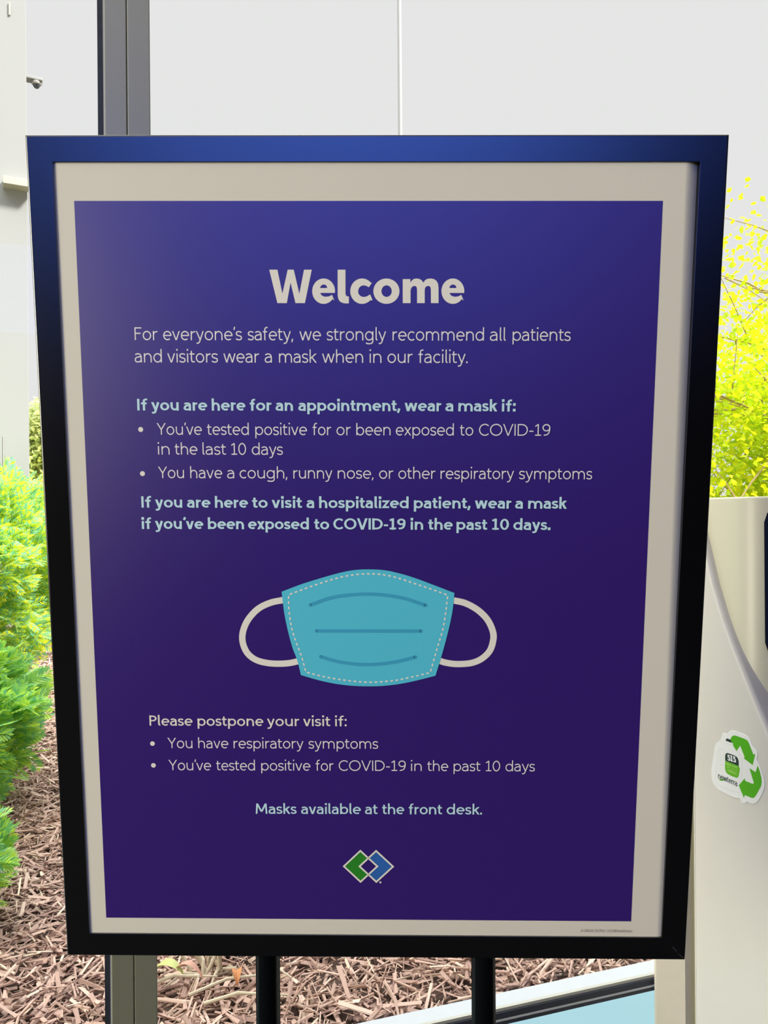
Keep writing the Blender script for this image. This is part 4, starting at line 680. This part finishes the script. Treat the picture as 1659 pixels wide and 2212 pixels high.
# column behind it: flat at the back, rounded towards the room
ri = 0.0145; r = 0.07; t0 = 0.085
fp = [(0.002, ri)] + [(t0 - .0 + r * sin(RAD(a)) , ri + r * (1 - cos(RAD(a)))) for a in range(0, 91, 6)] + [(t0 + r, 0.42), (0.002, 0.42)]
bm = bmesh.new()
A = [bm.verts.new(kf(t, 0.0, d) - KO) for t, d in fp]; B = [bm.verts.new(kf(t, KTOP, d) - KO) for t, d in fp]
bm.faces.new(A); tf = bm.faces.new(B[::-1]); n = len(fp)
for i in range(n): bm.faces.new((A[i], B[i], B[(i + 1) % n], A[(i + 1) % n]))
bmesh.ops.recalc_face_normals(bm, faces=bm.faces)
bmesh.ops.bevel(bm, geom=[e for e in bm.edges if e.verts[0] in B and e.verts[1] in B], offset=0.004, segments=3, affect='EDGES', profile=0.5)
col_ = bmobj('column', bm, M['cream'], kiosk, True)
try:
    col_.data.set_sharp_from_angle(angle=RAD(40))
    sp.data.set_sharp_from_angle(angle=RAD(35))
except Exception: pass
# flat beige board standing along the back of the kiosk, next to the glass
bo = prism('back_board', M['alu_pale'], [(-0.063, -0.0285), (-0.063, 0.42), (-0.018, 0.42), (-0.018, 0.0), (-0.058, -0.0285)], lambda u, v, d: kf(u, d, v), 0.0, KTOP - 0.02, kiosk, bevel=0.002, off=KO)
bo['label'] = 'beige board behind the white kiosk body'
prism('spacer', M['alu'], [(-0.018, 0.02), (-0.018, 0.40), (0.0, 0.40), (0.0, 0.02)], lambda u, v, d: kf(u, d, v), 0.0, KTOP - 0.06, kiosk, bevel=0.002, off=KO)
# dark screen on the room side
zl, zh = 1.163, 1.404
prof = [(t0 + (r + .004) * sin(RAD(a)), ri + r - (r + .004) * cos(RAD(a)), RAD(a)) for a in np.linspace(39, 90, 16)] + [(t0 + r + .004, ri + r + .10, pi / 2), (t0 + r + .004, ri + r + .25, pi / 2)]
V = []; F = []; run = 0.0
for k, (t, d, a) in enumerate(prof):
    if k: run += math.hypot(t - prof[k - 1][0], d - prof[k - 1][1])
    e = max(0.0, 1 - run / .025); rnd_ = .025 * (1 - math.sqrt(max(0.0, 1 - e * e)))       # rounded left corners
    for q, z in ((0, zl + rnd_), (0, zh - rnd_), (1, zh - rnd_), (1, zl + rnd_)):
        V.append(kf(t - q * .008 * sin(a), z, d + q * .008 * cos(a)) - KO)
for k in range(len(prof) - 1):
    for q in range(4):
        F.append((k * 4 + q, k * 4 + (q + 1) % 4, k * 4 + 4 + (q + 1) % 4, k * 4 + 4 + q))
m_ = len(prof) * 4 - 4; F += [(3, 2, 1, 0), (m_, m_ + 1, m_ + 2, m_ + 3)]
obj('dark_panel', V, F, M['screen'], kiosk, True)['label'] = 'dark rounded panel on the room side'
prism('base_cabinet', M['plastic'], [(t, d) for t, d in ((.165, .052), (.46, .052), (.46, .42), (.165, .42))], lambda u, v, d: kf(u, d, v), 0.0, 0.70, kiosk, bevel=0.01, off=KO)

def sk(u, v, d): return kf(u / 1000, v / 1000, -d)      # sticker coordinates on the side panel, d out of the panel
def sticker_fill(name, key, m, d, par):
    loops = [STICKER[key]]
    mb = MB(); poly_fill(mb, loops, 0.0)
    mb.V = [tuple(sk(x, y, d) - KO) for x, y, _ in mb.V]
    return mb.build(name, M[m], par)
ol = STICKER['outline']
stk = prism('sticker', M['st_white'], ol, lambda u, v, d: sk(u, v, d), 0.0, 0.0007, kiosk, bevel=0.0003, seg=1, off=KO)
stk['label'] = 'die-cut recycling sticker with a milk jug and green arrows'
mbl = MB()
for key in ('jug', 'grip'):
    q = STICKER[key]; stroke(mbl, list(q) + ([q[0]] if key == 'grip' else []), 0.45)
mbl.V = [tuple(sk(x, y, 0.00076) - KO) for x, y, _ in mbl.V]
mbl.build('jug_outline', M['st_line'], stk)
sticker_fill('jug_cap', 'cap', 'st_dark', 0.00080, stk)
sticker_fill('recycling_arrow', 'arrow1', 'st_green', 0.00086, stk)
sticker_fill('recycling_arrow', 'arrow2', 'st_green', 0.00086, stk)
sticker_fill('badge', 'badge_top', 'st_dark', 0.00080, stk)['label'] = 'dark upper half of the badge'
sticker_fill('badge', 'badge_bottom', 'st_lime', 0.00080, stk)['label'] = 'green lower half of the badge'
sticker_fill('leaf_swoosh', 'swoosh', 'st_green', 0.00080, stk)
for (t, wt, p, q), em, m in zip(STICKER['texts'], (14.5, 5.6, 4.0, 5.6, 14.0), ('st_white', 'st_pale', 'st_pale', 'st_pale', 'st_dark')):
    mb = MB(); text_words(mb, [(t, p[0], p[1], q[0], q[1])], em, {'B': .19, 'M': .13, 'L': .09}[wt])
    mb.V = [tuple(sk(x * 1000, y * 1000, 0.00090 + zz * .5) - KO) for x, y, zz in mb.V]
    mb.build('sticker_text', M[m], stk)

# ------------------------------------------------------------------ outside: bark bed, paving, lawn
GZ = 0.30
def grid_obj(name, m, x0, x1, y0, y1, nx, ny, zf, clip=True):
    V = []; F = []
    for j in range(ny + 1):
        for i in range(nx + 1):
            x = x0 + (x1 - x0) * i / nx
            ya = max(y0, (PO.y + (x - PO.x) * PS.y / PS.x) + 0.062) if clip else y0     # starts at the outer face of the glass wall
            y = ya + (y1 - ya) * j / ny
            V.append((x, y, zf(x, y)))
    for j in range(ny):
        for i in range(nx):
            a = j * (nx + 1) + i; F.append((a, a + 1, a + nx + 2, a + nx + 1))
    return obj(name, V, F, m, None, True)
bump = lambda x, y: GZ + 0.012 * sin(x * 7 + y * 3) * sin(y * 5.3 - x * 2)
gr = grid_obj('ground', M['soil'], -9, 12, 0.0, 8.6, 110, 60, bump); gr['kind'] = 'structure'
slope = lambda x, y: GZ - .02 + max(0.0, y - 8.6) * 0.0628
pv = grid_obj('pavement', M['pavement'], -40, 40, 8.55, 32, 20, 10, slope, False); pv['kind'] = 'structure'
lw = grid_obj('lawn', M['lawn'], -60, 60, 32, 75, 30, 10, lambda x, y: 1.765 + min(y - 32, 4.5) * 0.064, False); lw['kind'] = 'structure'

cs = box('kerb_strip', M['curb'], pw, (S0, -0.345, 0.10), (S1, -0.06, 0.312)); cs['kind'] = 'structure'

def chips(regions):
    Vs = []; Fs = []; base = 0
    quad = np.array([[0, 1, 2, 3], [4, 7, 6, 5], [0, 4, 5, 1], [1, 5, 6, 2], [2, 6, 7, 3], [3, 7, 4, 0]])
    for n, x0, x1, y0, y1, l0, l1, zt in regions:
        x = RNG.uniform(x0, x1, n); y = RNG.uniform(y0, y1, n)
        wy = PO.y + (x - PO.x) * PS.y / PS.x + 0.375
        k = (y > wy + .02); x, y = x[k], y[k]; n = len(x)
        L = RNG.uniform(l0, l1, n) * RNG.choice([.55, 1., 1.0, 1.6], n); Wd = L * RNG.choice([.07, .11, .17, .28], n) * RNG.uniform(.8, 1.3, n); Wd = np.clip(Wd, .0022, .015); H = RNG.uniform(.0012, .004, n)
        az = RNG.uniform(0, 2 * pi, n); pit = RNG.normal(0, .22, n); rol = RNG.normal(0, .5, n); bend = RNG.normal(0, .14, n)
        ux = np.stack([np.cos(az) * np.cos(pit), np.sin(az) * np.cos(pit), np.sin(pit)], 1)
        uy = np.stack([-np.sin(az), np.cos(az), np.zeros(n)], 1)
        uz = np.cross(ux, uy)
        uy2 = uy * np.cos(rol)[:, None] + uz * np.sin(rol)[:, None]; uz2 = np.cross(ux, uy2)
        z = GZ + 0.012 * np.sin(x * 7 + y * 3) * np.sin(y * 5.3 - x * 2) + RNG.uniform(.004, zt, n) + np.abs(np.sin(pit)) * L * .35
        C = np.stack([x, y, z], 1)
        pts = []
        for zz in (-1, 1):
            for sx_, sy_ in ((-1, -1), (1, -1), (1, 1), (-1, 1)):
                tap = RNG.uniform(.1, 1., n)
                pts.append(C + ux * (sx_ * L / 2)[:, None] + uy2 * (sy_ * Wd / 2 * tap + sx_ * bend * L * .3)[:, None] + uz2 * (zz * H / 2)[:, None])
        V = np.stack(pts, 1).reshape(-1, 3)
        F = (np.arange(n)[:, None, None] * 8 + quad[None]).reshape(-1, 4) + base
        Vs.append(V); Fs.append(F); base += len(V)
    return np.concatenate(Vs), np.concatenate(Fs)
V, F = chips([(82000, -2.4, 1.7, 0.4, 3.2, .016, .058, .028), (26000, -3.2, -0.6, 3.2, 5.6, .02, .07, .028), (7000, -4.5, 2.5, 5.6, 8.5, .04, .10, .03), (9000, -0.6, 5.5, 2.0, 5.6, .03, .08, .028)])
mu = obj_np('bark_mulch', V, F, M['chips'])
T(mu, 'reddish brown shredded bark mulch covering the bed outside the window', 'mulch', kind='stuff')

# ------------------------------------------------------------------ evergreen shrubs: flat scaly sprays on a twiggy core
def frond_template(nl, width):
    """spray lying in the x-y plane, growing along +x, unit length; quads"""
    V = []; F = []
    def leaf(p, a, l, w, zb):
        d = np.array([cos(a), sin(a), 0]); s = np.array([-sin(a), cos(a), 0]); k = len(V)
        V.extend([p, p + d * l * .55 + s * w + [0, 0, zb], p + d * l, p + d * l * .55 - s * w + [0, 0, zb]]); F.append([k, k + 1, k + 2, k + 3])
    for i in range(nl):
        t = .08 + .84 * i / nl; p = np.array([t, 0, -.10 * t * t]); l = width * (.55 + .6 * sin(pi * min(1, t * 1.05)))
        for sg in (1, -1): leaf(p, sg * RAD(42), l, .052, .02)
    leaf(np.array([.86, 0, -.075]), 0, .22, .05, .01)
    leaf(np.array([0.0, 0, 0]), 0, .9, .022, .0)
    return np.array(V), np.array(F)
def shrub(name, label, base, rad, height, n, flen, m, nl=7, lean=0.0):
    root = empty(name, base); T(root, label, 'shrub', None)
    TV, TF = frond_template(nl, .34)
    # positions through the outer shell of an egg, a little lumpy
    u = RNG.uniform(-.92, 1, n); ph = RNG.uniform(0, 2 * pi, n); rr_ = np.sqrt(1 - u * u)
    dirs = np.stack([rr_ * np.cos(ph), rr_ * np.sin(ph), u], 1)
    lump = 1 + .10 * np.sin(dirs[:, 0] * 7 + 1.3) * np.sin(dirs[:, 2] * 9) + .08 * np.sin(dirs[:, 1] * 11 + dirs[:, 2] * 6)
    sh = RNG.uniform(.62, 1, n) ** .4 * lump
    P = dirs * sh[:, None] * np.array([rad, rad, height / 2]) + np.array([0, 0, height / 2 + .02])
    D = dirs * np.array([1, 1, .6]) + RNG.normal(0, .42, (n, 3)) + np.array([0, 0, .35]); D /= np.linalg.norm(D, axis=1)[:, None]
    up_ = RNG.normal(0, .6, (n, 3)) + np.array([0, 0, 1.0]); Sd = np.cross(up_, D); Sd /= np.linalg.norm(Sd, axis=1)[:, None]; Nn = np.cross(D, Sd)
    L = flen * RNG.uniform(.6, 1.3, n)
    V = (P[:, None, :] + (TV[None, :, 0, None] * D[:, None, :] + TV[None, :, 1, None] * Sd[:, None, :] + TV[None, :, 2, None] * Nn[:, None, :]) * L[:, None, None])
    V[:, :, 2] = np.maximum(V[:, :, 2], .012)
    F = (np.arange(n)[:, None, None] * len(TV) + TF[None]).reshape(-1, 4)
    o = obj_np('foliage', V.reshape(-1, 3), F, m, root)
    mb = MB()
    for k in range(14):
        a = random.uniform(0, 2 * pi); e = random.uniform(.3, 1.2); q = Vector((cos(a) * cos(e) * rad * .75, sin(a) * cos(e) * rad * .75, .03 + sin(e) * height * .75))
        mb.add(*tube_data([(0.01 * k, 0, -.02), q * .5 + Vector((0, 0, .04)), q], [.011, .008, .003], 6))
    mb.build('stem', M['bark'], root)
    return root
shrub('evergreen_shrub', 'large rounded evergreen shrub farther back, sunlit yellow along its right edge', (-2.74, 4.45, GZ), 0.80, 1.46, 12000, 0.105, M['fol_far'])
shrub('evergreen_shrub', 'bright green feathery evergreen in front of the larger shrub, left of the sign', (-1.86, 2.74, GZ), 0.50, 0.62, 3600, 0.105, M['fol_near'], 8)
shrub('evergreen_shrub', 'small low evergreen sprig clump nearest the window at the left picture edge', (-1.27, 1.98, GZ), 0.215, 0.30, 900, 0.085, M['fol_near'], 8)

# ------------------------------------------------------------------ deciduous trees
def tree(name, label, base, trunk_h, crown_c, crown_r, n_leaf, leaf, m, gamma=1.0, nb=26, clump=0.35, trunk_r=.09):
    root = empty(name, base); T(root, label, 'tree')
    mb = MB(); bx_ = Vector((0, 0, 0)); cc = Vector(crown_c); tips = []
    mb.add(*tube_data([(0, 0, -.1), (0.03, .02, trunk_h * .5), (cc.x * .3, cc.y * .3, trunk_h), (cc.x, cc.y, cc.z + crown_r[2] * .5)], [trunk_r, trunk_r * .85, trunk_r * .6, trunk_r * .15], 10))
    for k in range(nb):
        a = 2 * pi * k * .618; t = (k + .5) / nb
        z0 = trunk_h * .8 + (cc.z + crown_r[2] * .4 - trunk_h * .8) * t
        s = Vector((cc.x * min(1, z0 / max(cc.z, .1)) * .6, cc.y * min(1, z0 / max(cc.z, .1)) * .6, z0))
        zz = random.uniform(-.9, .9); rr_ = math.sqrt(1 - zz * zz)
        e = cc + Vector((cos(a) * rr_ * crown_r[0], sin(a) * rr_ * crown_r[1], zz * crown_r[2])) * random.uniform(.7, 1)
        mid = (s + e) / 2 + Vector((random.uniform(-.1, .1), random.uniform(-.1, .1), .18)) * crown_r[0] * .4
        mb.add(*tube_data([s, (s + mid) / 2, mid, (mid + e) / 2 + Vector((0, 0, .05)), e], [trunk_r * .38, trunk_r * .3, trunk_r * .2, trunk_r * .12, trunk_r * .04], 6)); tips.append((mid, e))
        for q in range(4):
            f = mid.lerp(e, random.uniform(-.2, .9)); g = f + Vector((random.uniform(-1, 1), random.uniform(-1, 1), random.uniform(-.5, .9))) * crown_r[0] * .35
            mb.add(*tube_data([f, f.lerp(g, .5) + Vector((0, 0, .03)), g], [trunk_r * .12, trunk_r * .08, trunk_r * .03], 5)); tips.append((f, g))
    mb.build('trunk', M['bark'], root, True)
    # leaf clusters hang around the twigs, thinner towards the top of the crown
    n = n_leaf; idx = RNG.integers(0, len(tips), n); A = np.array([tuple(t[0]) for t in tips])[idx]; B = np.array([tuple(t[1]) for t in tips])[idx]
    P = A + (B - A) * RNG.uniform(.1, 1.12, n)[:, None] + RNG.normal(0, clump * crown_r[0] * .35, (n, 3))
    zn = (P[:, 2] - (cc.z - crown_r[2])) / (2 * crown_r[2]); keep = RNG.uniform(0, 1, n) > np.clip(zn, 0, 1) ** gamma * .86
    P = P[keep]; n = len(P)
    a = RNG.uniform(0, 2 * pi, n); e = RNG.normal(-.3, .5, n)
    D = np.stack([np.cos(a) * np.cos(e), np.sin(a) * np.cos(e), np.sin(e)], 1); U = RNG.normal(0, 1, (n, 3)) + [0, 0, 1.2]
    S = np.cross(U, D); S /= np.linalg.norm(S, axis=1)[:, None]; N = np.cross(D, S); L = leaf * RNG.uniform(.6, 1.3, n)[:, None]
    # each leaf: two folded halves of a pointed oval
    q = [P, P + D * L * .35 + S * L * .36 + N * L * .10, P + D * L * .75 + S * L * .22 + N * L * .06, P + D * L, P + D * L * .75 - S * L * .22 + N * L * .06, P + D * L * .35 - S * L * .36 + N * L * .10]
    V = np.stack(q, 1).reshape(-1, 3); F = (np.arange(n)[:, None, None] * 6 + np.array([[0, 1, 2, 3], [0, 3, 4, 5]])[None]).reshape(-1, 4)
    obj_np('leaves', V, F, m, root)
    return root
tree('leafy_tree', 'young tree with bright yellow-green spring leaves, right of the sign', (5.9, 9.4, GZ), 1.2, (-.5, -.3, 2.25), (2.7, 2.1, 2.65), 52000, .078, M['leaf_tree'], gamma=1.0, nb=38)
tree('pale_tree', 'pale hazy tree far off beyond the paving, left of the sign', (-15.9, 37.0, 2.05), 1.0, (0, 0, 2.6), (2.3, 2.0, 2.7), 15000, .26, M['leaf_pale'], gamma=3.0, nb=22, clump=.4, trunk_r=.14)

# ------------------------------------------------------------------ white pillar with its light and dome camera; lamp post
pil = empty('white_pillar', (-3.03, 5.57, GZ)); T(pil, 'tall plain white pillar beyond the shrubs at the left edge', 'pillar')
def cw(x, y, z):
    a = RAD(26); dx, dy = x + 2.415, y - 5.12                  # the pillar stands turned towards the window
    x, y = -2.415 + dx * cos(a) - dy * sin(a), 5.12 + dx * sin(a) + dy * cos(a)
    return Vector((x * 1.08 + 0.06, y * 1.08, CAMZ + (z - CAMZ) * 1.08 if z > GZ else z))
CO = pil.location
box('shaft', M['white_paint'], cw, (-2.82, 5.12, GZ - .1), (-2.415, 5.26, 5.6), pil, .004, off=CO)
box('joint', M['grey_metal'], cw, (-2.572, 5.115, GZ), (-2.567, 5.121, 1.92), pil, off=CO)
box('arm', M['white_paint'], cw, (-2.43, 5.15, 4.332), (-2.315, 5.22, 4.352), pil, .004, off=CO)
o = box('wall_light', M['beige'], cw, (-2.56, 5.03, 3.552), (-2.38, 5.122, 3.602), pil, .003, off=CO)
o['label'] = 'beige slim box light on the pillar'
dl = box('downlight', M['beige'], cw, (-2.518, 5.11, 4.70), (-2.508, 5.122, 4.78), pil, off=CO); dl['label'] = 'thin beige slot light high on the pillar'
dc = empty('dome_camera', cw(-2.352, 5.185, 4.331)); T(dc, 'small grey dome camera under a short arm of the white pillar', 'camera')
def lathe(prof, n=24):
    V = []; F = []
    for r_, z in prof:
        for k in range(n): V.append((r_ * cos(2 * pi * k / n), r_ * sin(2 * pi * k / n), z))
    for i in range(len(prof) - 1):
        for k in range(n): F.append((i * n + k, (i + 1) * n + k, (i + 1) * n + (k + 1) % n, i * n + (k + 1) % n))
    F.append(tuple(range(n))); F.append(tuple((len(prof) - 1) * n + k for k in range(n - 1, -1, -1)))
    return V, F
obj('housing', *lathe([(.036, 0), (.036, -.008), (.033, -.018), (.025, -.022)]), M['grey_metal'], dc, True)
obj('dome', *lathe([(.024, -.0222)] + [(.024 * cos(RAD(a)), -.022 - .026 * sin(RAD(a))) for a in range(10, 90, 12)]), M['smoke'], dc, True)
lp = empty('lamp_post', (0.375, 15.0, slope(0, 15.0))); T(lp, 'slender pale grey lamp post rising behind the top of the sign', 'lamp post')
obj('post', *tube_data([(0, 0, 0), (0, 0, 12.6)], [.042, .040], 16), M['grey_metal'], lp, True)
obj('base', *lathe([(.12, 0), (.12, .05), (.07, .09), (.06, .25)][::-1]), M['grey_metal'], lp, True)
obj('lamp_head', *tube_data([(0, 0, 12.55), (.35, 0, 12.75), (.9, 0, 12.78)], [.04, .06, .07], 10), M['grey_metal'], lp, True)

# ------------------------------------------------------------------ withered perennial stub at the foot of the glass
dp = empty('withered_plant', (-0.42, 1.80, GZ)); T(dp, 'withered plant stub with pale twigs and a few coloured leaves, under the sign', 'plant')
rnd = random.Random(11)
def twig(pts, r, name='twig'):
    obj(name, *tube_data(pts, r, 7), M['twig'], dp, True)
for k in range(17):
    a = rnd.uniform(0, 2 * pi); l = rnd.uniform(.06, .17); h = rnd.uniform(.02, .13)
    p0 = Vector((rnd.uniform(-.03, .03), rnd.uniform(-.02, .04), .0)); d = Vector((cos(a), sin(a) * .6, 0))
    twig([p0, p0 + d * l * .35 + Vector((0, 0, h * .8)), p0 + d * l * .7 + Vector((rnd.uniform(-.02, .02), 0, h)), p0 + d * l + Vector((0, rnd.uniform(-.02, .02), h * .55))], [.0046, .004, .0034, .002])
for p, q in (((-.02, -.10, .035), (.17, -.02, .035)), ((.02, -.13, .035), (.20, -.11, .04)), ((-.13, -.06, .03), (.03, -.04, .04)), ((.06, .05, .05), (.20, -.04, .035))):
    p, q = Vector(p), Vector(q); twig([p, p.lerp(q, .4) + Vector((0, .006, .012)), p.lerp(q, .7) + Vector((0, -.004, .01)), q], [.004, .0036, .003, .0018])
def leaf_blade(m, p, d, l, w, lab):
    p, d = Vector(p), Vector(d).normalized(); s = d.cross(Vector((0, 0, 1))).normalized(); mb = MB(); V = []; n = 8
    for i in range(n + 1):
        t = i / n; c = p + d * l * t + Vector((0, 0, .02 * sin(pi * t))); ww = w * sin(pi * min(.98, .06 + t * .92)) ** .8
        V += [c - s * ww + Vector((0, 0, .006)), c, c + s * ww + Vector((0, 0, .006))]
    F = []
    for i in range(n): F += [(3 * i, 3 * i + 1, 3 * i + 4, 3 * i + 3), (3 * i + 1, 3 * i + 2, 3 * i + 5, 3 * i + 4)]
    mb.add(V, F); mb.build('leaf', M[m], dp, True)['label'] = lab
leaf_blade('leaf_lime', (-.115, -.045, .055), (.95, -.25, .05), .075, .014, 'yellow-green leaf')
leaf_blade('leaf_pink', (-.06, -.055, .065), (1, -.35, -.12), .07, .008, 'pinkish dry leaf')
leaf_blade('leaf_orange', (-.10, .02, .08), (.2, -.3, .25), .06, .014, 'orange dead leaf')
leaf_blade('leaf_orange', (.075, -.045, .05), (.2, -.9, -.1), .045, .011, 'orange dead leaf')
leaf_blade('leaf_lime', (.02, .01, .075), (.9, .2, .4), .06, .010, 'yellow-green leaf')
leaf_blade('leaf_lime', (.09, .07, .07), (.3, -.5, .2), .05, .010, 'yellow-green leaf')
